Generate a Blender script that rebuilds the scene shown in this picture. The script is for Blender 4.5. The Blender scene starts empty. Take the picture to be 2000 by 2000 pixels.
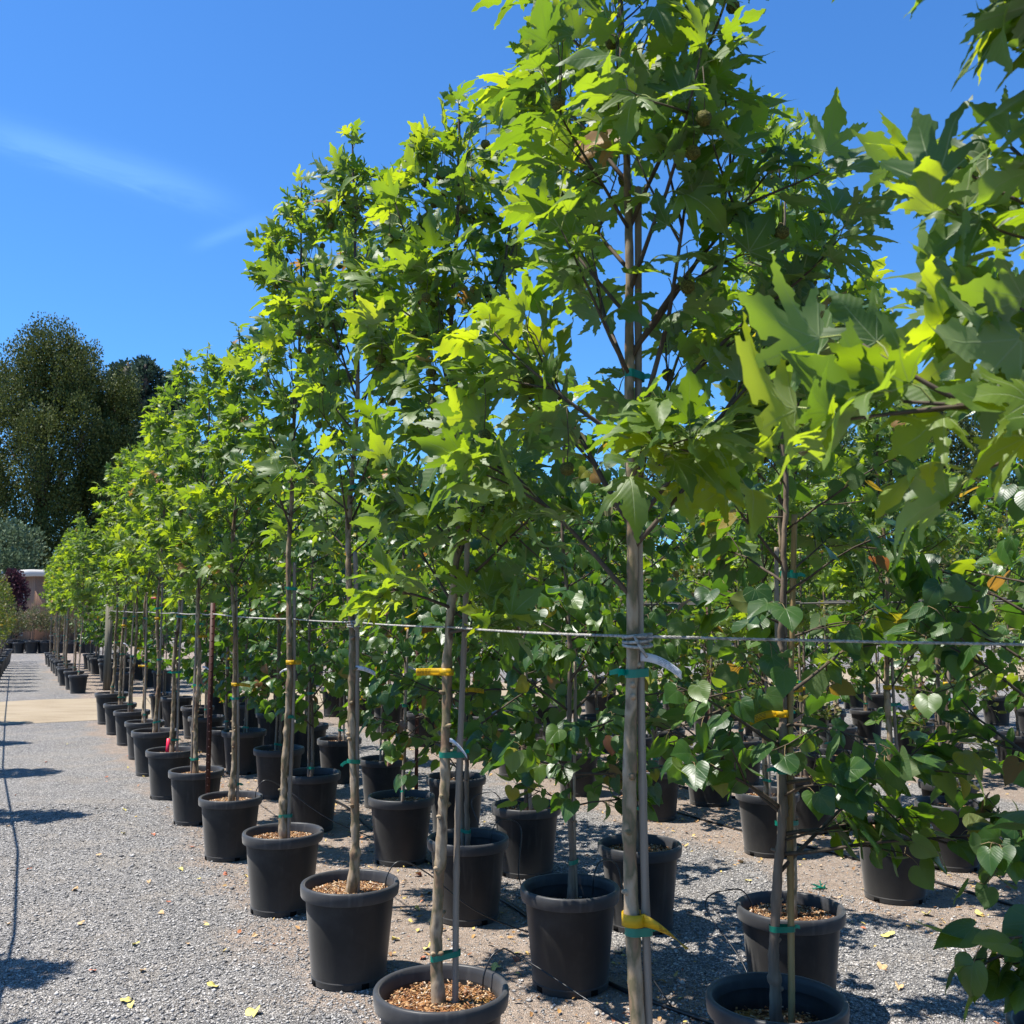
import bpy, math, random
import numpy as np
from mathutils import Vector, Matrix
R = math.radians
S = bpy.context.scene
COL = S.collection

# ------------------------------------------------------------------ camera
CAM_H, PITCH, FPX = 1.64, 5.51, 1950.0
cam_d = bpy.data.cameras.new("camera")
cam = bpy.data.objects.new("camera", cam_d)
COL.objects.link(cam)
cam.location = (0, 0, CAM_H)
cam.rotation_euler = (R(90 + PITCH), 0, 0)
cam_d.sensor_width = 36.0
cam_d.lens = 36.0 * FPX / 2000.0
cam_d.clip_start = 0.05
cam_d.clip_end = 3000
cam_d.dof.use_dof = True
cam_d.dof.focus_distance = 4.6
cam_d.dof.aperture_fstop = 13.0
S.camera = cam
S.render.resolution_x = 1024
S.render.resolution_y = 1024
S.view_settings.view_transform = 'Standard'
S.view_settings.look = 'None'
S.view_settings.exposure = 1.05
S.view_settings.gamma = 1.0
S.cycles.use_denoising = True
S.cycles.max_bounces = 8
S.cycles.transmission_bounces = 6
S.cycles.diffuse_bounces = 4

# ------------------------------------------------------------------ sun and sky
SUN_EL = 67.0
sun_dir = Vector((-math.cos(R(SUN_EL)) * 0.98, -math.cos(R(SUN_EL)) * 0.08, math.sin(R(SUN_EL)))).normalized()
ld = bpy.data.lights.new("sun", 'SUN')
ld.energy = 5.0
ld.angle = R(0.53)
ld.color = (1.0, 0.955, 0.88)
lo = bpy.data.objects.new("sun", ld)
lo.rotation_euler = sun_dir.to_track_quat('Z', 'Y').to_euler()
COL.objects.link(lo)

W = bpy.data.worlds.new("World")
S.world = W
W.use_nodes = True
wt = W.node_tree
wt.nodes.clear()
def wn(t, **k):
    n = wt.nodes.new(t)
    for a, b in k.items():
        setattr(n, a, b)
    return n
w_out = wn('ShaderNodeOutputWorld')
w_bg = wn('ShaderNodeBackground')
sky = wn('ShaderNodeTexSky')
sky.sky_type = 'NISHITA'
sky.sun_disc = False
sky.sun_elevation = R(SUN_EL)
sky.sun_rotation = math.atan2(sun_dir.x, sun_dir.y)
sky.altitude = 100
sky.air_density = 1.0
sky.dust_density = 0.35
sky.ozone_density = 3.0
# faint cirrus, fixed by direction in the sky
tc = wn('ShaderNodeTexCoord')
def pix_dir(u, v):
    a, b, p = (u - 1000) / FPX, (1000 - v) / FPX, R(PITCH)
    return Vector((a, math.cos(p) - b * math.sin(p), math.sin(p) + b * math.cos(p))).normalized()
def wmath(op, a, b=None, c=None):
    n = wn('ShaderNodeMath', operation=op)
    for i, x in enumerate((a, b, c)):
        if x is None: continue
        if isinstance(x, (int, float)): n.inputs[i].default_value = x
        else: wt.links.new(x, n.inputs[i])
    return n.outputs[0]
def wdot(vec):
    n = wn('ShaderNodeVectorMath', operation='DOT_PRODUCT')
    wt.links.new(tc.outputs['Generated'], n.inputs[0])
    n.inputs[1].default_value = tuple(vec)
    return n.outputs['Value']
def streak(u0, v0, u1, v1, width, seed, dens):
    A, B = pix_dir(u0, v0), pix_dir(u1, v1)
    c = ((A + B) / 2).normalized()
    ax = (B - A).normalized()
    pr = c.cross(ax).normalized()
    half = (B - A).length / 2
    p, q = wdot(ax), wdot(pr)
    p0 = c.dot(ax)
    cb = wn('ShaderNodeCombineXYZ')
    wt.links.new(wmath('MULTIPLY', p, 5.0), cb.inputs[0])
    wt.links.new(wmath('MULTIPLY', q, 30.0), cb.inputs[1])
    cb.inputs[2].default_value = seed
    nz = wn('ShaderNodeTexNoise')
    nz.inputs['Scale'].default_value = 2.0
    nz.inputs['Detail'].default_value = 9.0
    nz.inputs['Roughness'].default_value = 0.6
    nz.inputs['Distortion'].default_value = 0.6
    wt.links.new(cb.outputs[0], nz.inputs['Vector'])
    qn = wmath('DIVIDE', wmath('SUBTRACT', q, wmath('MULTIPLY', wmath('SUBTRACT', nz.outputs[0], 0.5), width * 1.6)), width)
    g1 = wmath('POWER', 2.718, wmath('MULTIPLY', wmath('MULTIPLY', qn, qn), -1.0))
    pn = wmath('DIVIDE', wmath('SUBTRACT', p, p0), half)
    pp = wmath('MULTIPLY', pn, pn)
    g2 = wmath('POWER', 2.718, wmath('MULTIPLY', wmath('MULTIPLY', pp, pp), -1.0))
    return wmath('MULTIPLY', wmath('MULTIPLY', g1, g2), wmath('MULTIPLY', wmath('ADD', wmath('MULTIPLY', nz.outputs[0], 0.8), 0.15), dens))
m1 = streak(-60, 245, 430, 392, 0.014, 3.1, 0.36)
m2 = streak(1700, 700, 1960, 620, 0.022, 7.7, 0.35)
m3 = streak(380, 480, 520, 425, 0.006, 1.7, 0.2)
msk = wmath('MINIMUM', wmath('ADD', wmath('ADD', m1, m2), m3), 0.8)
mixc = wn('ShaderNodeMix', data_type='RGBA')
wt.links.new(msk, mixc.inputs[0])
hs = wn('ShaderNodeHueSaturation')
hs.inputs['Saturation'].default_value = 1.0
hs.inputs['Value'].default_value = 1.0
sky_tint = wn('ShaderNodeMix', data_type='RGBA', blend_type='MULTIPLY')
sky_tint.inputs[0].default_value = 1.0
sky_tint.inputs[7].default_value = (0.42, 0.83, 1.24, 1)
wt.links.new(sky.outputs[0], hs.inputs['Color'])
wt.links.new(hs.outputs[0], sky_tint.inputs[6])
wt.links.new(sky_tint.outputs[2], mixc.inputs[6])
mixc.inputs[7].default_value = (2.9, 5.6, 9.6, 1)
wt.links.new(mixc.outputs[2], w_bg.inputs[0])
w_bg.inputs[1].default_value = 0.085
wt.links.new(w_bg.outputs[0], w_out.inputs[0])

# ------------------------------------------------------------------ materials
ALB = 0.80
class NT:
    def __init__(self, name):
        self.m = bpy.data.materials.new(name)
        self.m.use_nodes = True
        self.t = self.m.node_tree
        self.t.nodes.clear()
        self.out = self.n('ShaderNodeOutputMaterial')
    def n(self, t, **k):
        x = self.t.nodes.new(t)
        for a, b in k.items():
            setattr(x, a, b)
        return x
    def l(self, a, b):
        self.t.links.new(a, b)
    def put(self, x, sock):
        if isinstance(x, (int, float)):
            sock.default_value = x
        elif isinstance(x, tuple):
            sock.default_value = x if len(x) == 4 or sock.type == 'VECTOR' else (*x, 1)
        else:
            self.l(x, sock)
    def math(self, op, a, b=None, c=None, clamp=False):
        x = self.n('ShaderNodeMath', operation=op, use_clamp=clamp)
        for i, v in enumerate((a, b, c)):
            if v is not None: self.put(v, x.inputs[i])
        return x.outputs[0]
    def mix(self, f, a, b, mode='MIX'):
        x = self.n('ShaderNodeMix', data_type='RGBA', blend_type=mode)
        self.put(f, x.inputs[0]); self.put(a, x.inputs[6]); self.put(b, x.inputs[7])
        return x.outputs[2]
    def ramp(self, f, stops, interp='LINEAR'):
        x = self.n('ShaderNodeValToRGB')
        r = x.color_ramp
        r.interpolation = interp
        while len(r.elements) < len(stops): r.elements.new(0.5)
        for e, (p, c) in zip(r.elements, stops):
            e.position = p
            e.color = (*(q * ALB for q in c), 1) if isinstance(c, tuple) else (c, c, c, 1)
        self.put(f, x.inputs[0])
        return x.outputs[0]
    def step(self, v, lo_, hi):
        x = self.n('ShaderNodeMapRange', interpolation_type='SMOOTHSTEP')
        self.put(v, x.inputs[0]); x.inputs[1].default_value = lo_; x.inputs[2].default_value = hi
        return x.outputs[0]
    def noise(self, vec, scale, detail=3, rough=0.5, col=False):
        x = self.n('ShaderNodeTexNoise')
        if vec is not None: self.l(vec, x.inputs['Vector'])
        x.inputs['Scale'].default_value = scale; x.inputs['Detail'].default_value = detail; x.inputs['Roughness'].default_value = rough
        return x.outputs[1 if col else 0]
    def obj(self):
        return self.n('ShaderNodeTexCoord').outputs['Object']
    def scaled(self, vec, s):
        x = self.n('ShaderNodeMapping'); self.l(vec, x.inputs[0]); x.inputs['Scale'].default_value = s
        return x.outputs[0]
    def bsdf(self, col, rough=0.6, spec=0.5, normal=None, **k):
        x = self.n('ShaderNodeBsdfPrincipled')
        self.put(col, x.inputs['Base Color']); self.put(rough, x.inputs['Roughness']); self.put(spec, x.inputs['Specular IOR Level'])
        if normal is not None: self.l(normal, x.inputs['Normal'])
        for a, b in k.items(): self.put(b, x.inputs[a])
        return x.outputs[0]
    def bump(self, h, strength=0.5, dist=0.01):
        x = self.n('ShaderNodeBump'); self.l(h, x.inputs['Height']); x.inputs['Strength'].default_value = strength; x.inputs['Distance'].default_value = dist
        return x.outputs[0]
    def done(self, s):
        self.l(s, self.out.inputs[0]); return self.m

def leaf_mat(name, top_ramp, under, trans_ramp, tmix, rough, spec, vein, kdiv=4.5, vw=0.016):
    M = NT(name)
    at = M.n('ShaderNodeAttribute', attribute_name='lf')
    sp = M.n('ShaderNodeSeparateXYZ'); M.l(at.outputs['Vector'], sp.inputs[0])
    x, y, rnd = sp.outputs[0], sp.outputs[1], sp.outputs[2]
    ang = M.math('ARCTAN2', x, y)
    rr = M.math('SQRT', M.math('ADD', M.math('MULTIPLY', x, x), M.math('MULTIPLY', y, y)))
    vd = M.math('MULTIPLY', M.math('ABSOLUTE', M.math('SINE', M.math('MULTIPLY', ang, kdiv))), rr)
    vmask = M.math('SUBTRACT', 1.0, M.step(vd, vw * 0.4, vw * 1.5))
    vm2 = M.math('MULTIPLY', vmask, M.step(M.math('SUBTRACT', 1.0, rr), 0.0, 0.5))
    oc = M.obj()
    mot = M.noise(oc, 14, 3)
    blot = M.step(M.noise(oc, 38, 4, .65), .55, .72)
    topc = M.ramp(rnd, top_ramp)
    topc = M.mix(M.math('MULTIPLY', mot, 0.30), topc, M.mix(0.5, topc, (0.02, 0.05, 0.01)))
    topc = M.mix(M.math('MULTIPLY', blot, 0.14), topc, M.mix(0.5, topc, (0.22, 0.22, 0.03)))
    und = M.mix(0.35, under, topc)
    gm = M.n('ShaderNodeNewGeometry')
    base = M.mix(gm.outputs['Backfacing'], topc, und)
    base = M.mix(M.math('MULTIPLY', vm2, 0.55), base, vein)
    trc = M.ramp(rnd, trans_ramp)
    trc = M.mix(M.math('MULTIPLY', vm2, 0.35), trc, (0.02, 0.05, 0.005))
    # side veins for the relief
    wv = M.math('SINE', M.math('MULTIPLY', M.math('ADD', y, M.math('MULTIPLY', M.math('ABSOLUTE', x), -0.8)), 55.0))
    hgt = M.math('ADD', M.math('MULTIPLY', vm2, -1.0), M.math('MULTIPLY', wv, 0.12))
    nrm = M.bump(hgt, 0.35, 0.002)
    rg = M.math('ADD', M.math('MULTIPLY', gm.outputs['Backfacing'], 0.25), M.math('ADD', rough, M.math('MULTIPLY', mot, 0.1)))
    p = M.bsdf(base, rg, spec, nrm)
    tr = M.n('ShaderNodeBsdfTranslucent'); M.l(trc, tr.inputs[0])
    ms = M.n('ShaderNodeMixShader'); ms.inputs[0].default_value = tmix
    M.l(p, ms.inputs[1]); M.l(tr.outputs[0], ms.inputs[2])
    return M.done(ms.outputs[0])

mat = {}
mat['plane_leaf'] = leaf_mat('plane_leaf',
    [(0, (0.058, 0.118, 0.026)), (0.5, (0.092, 0.165, 0.028)), (0.85, (0.15, 0.23, 0.028)), (0.972, (0.14, 0.19, 0.03)), (0.985, (0.42, 0.3, 0.05)), (1, (0.42, 0.22, 0.08))],
    (0.23, 0.29, 0.155),
    [(0, (0.17, 0.31, 0.010)), (0.5, (0.36, 0.54, 0.010)), (0.85, (0.66, 0.80, 0.012)), (0.972, (0.58, 0.64, 0.02)), (0.985, (0.7, 0.5, 0.04)), (1, (0.6, 0.3, 0.06))],
    0.46, 0.45, 0.5, (0.36, 0.42, 0.20), 4.5, 0.05)
mat['heart_leaf'] = leaf_mat('heart_leaf',
    [(0, (0.024, 0.075, 0.018)), (0.45, (0.042, 0.11, 0.018)), (0.8, (0.09, 0.17, 0.022)), (0.93, (0.10, 0.17, 0.02)), (0.965, (0.34, 0.30, 0.02)), (1, (0.22, 0.08, 0.045))],
    (0.11, 0.16, 0.07),
    [(0, (0.10, 0.24, 0.008)), (0.45, (0.22, 0.42, 0.010)), (0.8, (0.45, 0.62, 0.012)), (0.93, (0.52, 0.66, 0.012)), (0.965, (0.75, 0.55, 0.02)), (1, (0.4, 0.1, 0.04))],
    0.42, 0.34, 0.6, (0.16, 0.24, 0.08), 4.9, 0.04)
mat['shrub_leaf'] = leaf_mat('shrub_leaf',
    [(0, (0.05, 0.085, 0.014)), (0.5, (0.10, 0.12, 0.016)), (1, (0.22, 0.15, 0.03))],
    (0.13, 0.17, 0.06), [(0, (0.12, 0.24, 0.01)), (0.6, (0.3, 0.36, 0.012)), (1, (0.5, 0.3, 0.03))], 0.3, 0.45, 0.4, (0.15, 0.2, 0.08))
mat['far_shrub_leaf'] = leaf_mat('far_shrub_leaf',
    [(0, (0.04, 0.07, 0.02)), (0.55, (0.07, 0.10, 0.03)), (0.75, (0.2, 0.13, 0.07)), (1, (0.06, 0.02, 0.025))],
    (0.14, 0.16, 0.1), [(0, (0.1, 0.2, 0.02)), (1, (0.3, 0.2, 0.05))], 0.25, 0.45, 0.4, (0.15, 0.2, 0.1))

def bark(name, stops, sc=(30, 30, 5), bumpd=0.004, lim=None):
    M = NT(name)
    oc = M.obj()
    n1 = M.noise(M.scaled(oc, sc), 1.0, 5, 0.6)
    n2 = M.noise(M.scaled(oc, (sc[0] * 0.6, sc[1] * 0.6, sc[2] * 0.5)), 1.0, 2, 0.5)
    c = M.ramp(M.math('ADD', M.math('MULTIPLY', n1, 0.35), M.math('MULTIPLY', n2, 0.65)), stops)
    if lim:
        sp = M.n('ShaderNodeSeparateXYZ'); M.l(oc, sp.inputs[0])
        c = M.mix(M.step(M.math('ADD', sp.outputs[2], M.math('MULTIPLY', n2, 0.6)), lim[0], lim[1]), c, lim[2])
    return M.done(M.bsdf(c, 0.8, 0.25, M.bump(n1, 0.7, bumpd)))
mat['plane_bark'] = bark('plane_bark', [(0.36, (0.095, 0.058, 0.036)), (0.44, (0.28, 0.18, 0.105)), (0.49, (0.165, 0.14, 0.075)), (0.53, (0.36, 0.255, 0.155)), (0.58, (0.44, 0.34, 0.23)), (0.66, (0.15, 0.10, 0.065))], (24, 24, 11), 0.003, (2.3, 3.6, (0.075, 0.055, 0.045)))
mat['grey_bark'] = bark('grey_bark', [(0.3, (0.08, 0.06, 0.045)), (0.5, (0.18, 0.135, 0.1)), (0.7, (0.27, 0.2, 0.145))], (60, 60, 9), 0.003)
mat['dark_bark'] = bark('dark_bark', [(0.3, (0.05, 0.04, 0.032)), (0.7, (0.13, 0.1, 0.08))], (40, 40, 6), 0.003)
mat['twig'] = bark('twig', [(0.3, (0.055, 0.038, 0.028)), (0.7, (0.13, 0.10, 0.07))], (60, 60, 20), 0.001)
mat['petiole'] = NT('petiole'); mat['petiole'] = mat['petiole'].done(mat['petiole'].bsdf((0.22, 0.25, 0.07), 0.5, 0.4))
mat['red_petiole'] = NT('red_petiole'); mat['red_petiole'] = mat['red_petiole'].done(mat['red_petiole'].bsdf((0.2, 0.14, 0.06), 0.5, 0.4))
mat['bamboo'] = bark('bamboo', [(0.3, (0.18, 0.135, 0.10)), (0.5, (0.32, 0.26, 0.20)), (0.7, (0.45, 0.375, 0.29))], (70, 70, 3), 0.0015)
mat['yellow_bamboo'] = bark('yellow_bamboo', [(0.3, (0.2, 0.12, 0.05)), (0.5, (0.36, 0.24, 0.10)), (0.7, (0.45, 0.33, 0.16))], (70, 70, 3), 0.0015)
mat['old_wood'] = bark('old_wood', [(0.3, (0.09, 0.08, 0.06)), (0.5, (0.16, 0.15, 0.115)), (0.7, (0.26, 0.24, 0.19))], (50, 50, 2.5), 0.004)

def plastic(name, c, dust, rough):
    M = NT(name)
    oc = M.obj()
    sp = M.n('ShaderNodeSeparateXYZ'); M.l(oc, sp.inputs[0])
    nz = M.noise(oc, 6, 5, 0.6)
    low = M.math('SUBTRACT', 1.0, M.step(M.math('ADD', sp.outputs[2], M.math('MULTIPLY', nz, 0.22)), 0.05, 0.32))
    f = M.math('ADD', M.math('MULTIPLY', low, 0.34), M.math('MULTIPLY', M.step(nz, 0.45, 0.75), 0.22), clamp=True)
    fine = M.noise(oc, 160, 2)
    streaks = M.noise(M.scaled(oc, (26, 26, 1.6)), 1.0, 4, 0.6)
    f = M.math('MULTIPLY', f, M.math('ADD', 0.6, M.math('MULTIPLY', fine, 0.8)))
    f = M.math('ADD', f, M.math('MULTIPLY', M.step(streaks, 0.54, 0.78), 0.30))
    return M.done(M.bsdf(M.mix(f, c, dust), M.math('ADD', rough, M.math('MULTIPLY', f, 0.35)), 0.20, M.bump(M.noise(oc, 40, 3), 0.12, 0.002), **{'Sheen Weight': 0.15, 'Sheen Roughness': 0.45, 'Sheen Tint': (0.9, 0.88, 0.85)}))
mat['pot'] = plastic('pot_plastic', (0.0165, 0.0165, 0.017), (0.085, 0.080, 0.073), 0.40)
mat['rim'] = plastic('lit_rim_plastic', (0.036, 0.036, 0.038), (0.13, 0.125, 0.12), 0.40)  # same plastic as the pot, lightened: light on the rim put into the colour
mat['hole'] = NT('hole_dark'); mat['hole'] = mat['hole'].done(mat['hole'].bsdf((0.004, 0.004, 0.004), 0.9, 0.1))

def simple(name, c, rough=0.5, spec=0.5, var=0.15, sc=40, tr=0.0, trc=None):
    M = NT(name)
    nz = M.noise(M.obj(), sc, 3)
    col = M.mix(M.math('MULTIPLY', nz, var * 2), c, tuple(x * 0.45 for x in c))
    b = M.bsdf(col, rough, spec)
    if tr:
        t = M.n('ShaderNodeBsdfTranslucent'); t.inputs[0].default_value = (*(trc or c), 1)
        ms = M.n('ShaderNodeMixShader'); ms.inputs[0].default_value = tr
        M.l(b, ms.inputs[1]); M.l(t.outputs[0], ms.inputs[2]); b = ms.outputs[0]
    return M.done(b)
mat['tape'] = simple('green_tape', (0.0, 0.25, 0.17), 0.3, 0.6, 0.3, 60, 0.3, (0.0, 0.45, 0.30))
mat['yellow_tag'] = simple('yellow_tag', (0.62, 0.42, 0.012), 0.45, 0.4, 0.08, 20, 0.35, (0.8, 0.5, 0.01))
mat['orange_tag'] = simple('orange_tag', (0.75, 0.12, 0.03), 0.45, 0.4, 0.1, 20, 0.3, (0.8, 0.2, 0.03))
mat['pink_tag'] = simple('pink_tag', (0.75, 0.02, 0.07), 0.4, 0.4, 0.1, 20)
mat['white_tag'] = simple('white_tag', (0.66, 0.68, 0.72), 0.35, 0.5, 0.06, 30, 0.25, (0.7, 0.7, 0.7))
mat['ink'] = simple('ink', (0.16, 0.09, 0.02), 0.6, 0.3, 0.3, 200)
mat['grey_ink'] = simple('grey_ink', (0.33, 0.36, 0.42), 0.6, 0.3, 0.4, 300)
mat['rope'] = NT('rope')
def rope_mat():
    M = mat['rope']
    oc = M.obj()
    sp = M.n('ShaderNodeSeparateXYZ'); M.l(oc, sp.inputs[0])
    nz = M.noise(oc, 90, 3)
    c = M.ramp(nz, [(0.3, (0.17, 0.155, 0.135)), (0.6, (0.48, 0.455, 0.41)), (0.8, (0.62, 0.60, 0.56))])
    return M.done(M.bsdf(c, 0.85, 0.2, M.bump(nz, 0.8, 0.002)))
mat['rope'] = rope_mat()
mat['cable'] = simple('steel_cable', (0.09, 0.085, 0.08), 0.6, 0.4, 0.3, 80)
mat['hose'] = simple('black_hose', (0.016, 0.016, 0.017), 0.38, 0.5, 0.3, 30)
mat['rust'] = simple('red_steel', (0.075, 0.020, 0.013), 0.6, 0.35, 0.5, 30)
def ball_mat():
    M = NT('seed_ball')
    nz = M.noise(M.obj(), 420, 2)
    return M.done(M.bsdf(M.ramp(nz, [(0.35, (0.045, 0.048, 0.010)), (0.65, (0.20, 0.18, 0.04))]), 0.8, 0.2, M.bump(nz, 1.0, 0.004)))
mat['ball'] = ball_mat()

def soil_mat():
    M = NT('bark_mulch')
    oc = M.obj()
    v = M.n('ShaderNodeTexVoronoi'); M.l(M.scaled(oc, (1, 1, 1)), v.inputs['Vector']); v.inputs['Scale'].default_value = 75
    sep = M.n('ShaderNodeSeparateColor'); M.l(v.outputs['Color'], sep.inputs[0])
    c = M.ramp(sep.outputs[0], [(0.0, (0.09, 0.045, 0.022)), (0.35, (0.22, 0.09, 0.038)), (0.6, (0.34, 0.16, 0.06)), (0.85, (0.45, 0.26, 0.12)), (1, (0.55, 0.42, 0.3))])
    moss = M.step(M.noise(oc, 7, 3), 0.5, 0.66)
    c = M.mix(M.math('MULTIPLY', moss, 0.4), c, (0.36, 0.22, 0.05))
    return M.done(M.bsdf(c, 0.9, 0.15, M.bump(M.math('SUBTRACT', 1.0, v.outputs['Distance']), 1.0, 0.012)))
mat['soil'] = soil_mat()
def chip_mat():
    M = NT('wood_chip')
    r = M.n('ShaderNodeNewGeometry').outputs['Random Per Island']
    return M.done(M.bsdf(M.ramp(r, [(0, (0.06, 0.035, 0.022)), (0.3, (0.24, 0.11, 0.055)), (0.6, (0.42, 0.22, 0.09)), (0.8, (0.50, 0.33, 0.17)), (1, (0.66, 0.56, 0.45))]), 0.85, 0.2))
mat['chip'] = chip_mat()
def litter_mat():
    M = NT('dead_leaf')
    r = M.n('ShaderNodeNewGeometry').outputs['Random Per Island']
    return M.done(M.bsdf(M.ramp(r, [(0, (0.16, 0.09, 0.05)), (0.3, (0.36, 0.19, 0.07)), (0.5, (0.5, 0.33, 0.12)), (0.72, (0.6, 0.48, 0.14)), (0.9, (0.42, 0.13, 0.06)), (1, (0.55, 0.44, 0.3))]), 0.7, 0.3))
mat['litter'] = litter_mat()
mat['leaf_yellow'] = simple('dead_leaf_yellow', (0.58, 0.49, 0.15), 0.6, 0.3, 0.2, 60)
mat['leaf_tan'] = simple('dead_leaf_tan', (0.55, 0.36, 0.18), 0.7, 0.3, 0.3, 60)
mat['leaf_red'] = simple('dead_leaf_red', (0.45, 0.15, 0.08), 0.7, 0.3, 0.3, 60)

RD = Vector((-0.451, 0.892, 0))      # along the rows, away from the camera
RN = Vector((0.892, 0.451, 0))       # across the rows
def SN(s, n, z=0.0):
    return RD * s + RN * n + Vector((0, 0, z))

def ground_mat():
    M = NT('gravel_ground')
    oc = M.obj()
    def dot(v):
        x = M.n('ShaderNodeVectorMath', operation='DOT_PRODUCT'); M.l(oc, x.inputs[0]); x.inputs[1].default_value = v
        return x.outputs['Value']
    n_, s_ = dot(tuple(RN)), dot(tuple(RD))
    big = M.noise(oc, 0.55, 4, 0.6)
    med = M.noise(oc, 2.6, 4, 0.6)
    wob = M.math('ADD', M.math('MULTIPLY', M.math('SUBTRACT', big, 0.5), 1.3), M.math('MULTIPLY', M.math('SUBTRACT', med, 0.5), 0.7))
    nn = M.math('ADD', n_, wob)
    def band(a, b, w=0.16):
        return M.math('MULTIPLY', M.step(nn, a - w, a + w), M.math('SUBTRACT', 1.0, M.step(nn, b - w, b + w)))
    dirt = M.math('ADD', band(1.22, 2.72), M.math('ADD', band(4.25, 6.6), band(7.8, 10.2)), clamp=True)
    # stones
    v = M.n('ShaderNodeTexVoronoi'); M.l(oc, v.inputs['Vector']); v.inputs['Scale'].default_value = 105; v.inputs['Randomness'].default_value = 1.0
    sep = M.n('ShaderNodeSeparateColor'); M.l(v.outputs['Color'], sep.inputs[0])
    ve = M.n('ShaderNodeTexVoronoi', feature='DISTANCE_TO_EDGE'); M.l(oc, ve.inputs['Vector']); ve.inputs['Scale'].default_value = 105
    gap = M.math('SUBTRACT', 1.0, M.step(ve.outputs['Distance'], 0.0, 0.16))
    st = M.ramp(sep.outputs[0], [(0.0, (0.10, 0.097, 0.096)), (0.25, (0.21, 0.203, 0.198)), (0.55, (0.35, 0.333, 0.318)), (0.8, (0.50, 0.475, 0.445)), (1.0, (0.74, 0.70, 0.66))])
    st = M.mix(M.math('MULTIPLY', gap, 0.72), st, (0.05, 0.046, 0.042))
    tint = M.step(med, 0.42, 0.7)
    st = M.mix(M.math('MULTIPLY', tint, 0.22), st, (0.36, 0.29, 0.21))
    st = M.mix(M.math('MULTIPLY', M.step(big, 0.4, 0.75), 0.25), st, (0.40, 0.37, 0.33))
    # dirt
    f1 = M.noise(oc, 45, 6, 0.7)
    f2 = M.noise(oc, 9, 5, 0.65)
    dc = M.ramp(M.math('ADD', M.math('MULTIPLY', f1, 0.6), M.math('MULTIPLY', f2, 0.4)), [(0.3, (0.17, 0.125, 0.095)), (0.48, (0.35, 0.27, 0.21)), (0.62, (0.48, 0.385, 0.31)), (0.75, (0.56, 0.47, 0.39))])
    dsel = M.math('MULTIPLY', dirt, M.step(M.math('ADD', f1, M.math('MULTIPLY', sep.outputs[1], 0.25)), 0.42, 0.6))
    col = M.mix(dsel, st, dc)
    # far away: pinkish fine dust
    hgt = M.math('ADD', M.math('MULTIPLY', M.math('SUBTRACT', 1.0, M.math('MULTIPLY', gap, 1.0)), M.math('ADD', 0.4, sep.outputs[2])), M.math('MULTIPLY', f1, 0.4))
    return M.done(M.bsdf(col, 0.88, 0.25, M.bump(hgt, 0.9, 0.008)))
mat['ground'] = ground_mat()
def road_mat():
    M = NT('dirt_road')
    oc = M.obj()
    f1 = M.noise(oc, 30, 6, 0.7); f2 = M.noise(M.scaled(oc, (0.9, 3.0, 1)), 1.2, 4, 0.6)
    c = M.ramp(M.math('ADD', M.math('MULTIPLY', f1, 0.4), M.math('MULTIPLY', f2, 0.6)), [(0.3, (0.21, 0.16, 0.105)), (0.5, (0.31, 0.25, 0.17)), (0.7, (0.37, 0.31, 0.23))])
    return M.done(M.bsdf(c, 0.9, 0.2, M.bump(f1, 0.6, 0.01)))
mat['road'] = road_mat()

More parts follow.
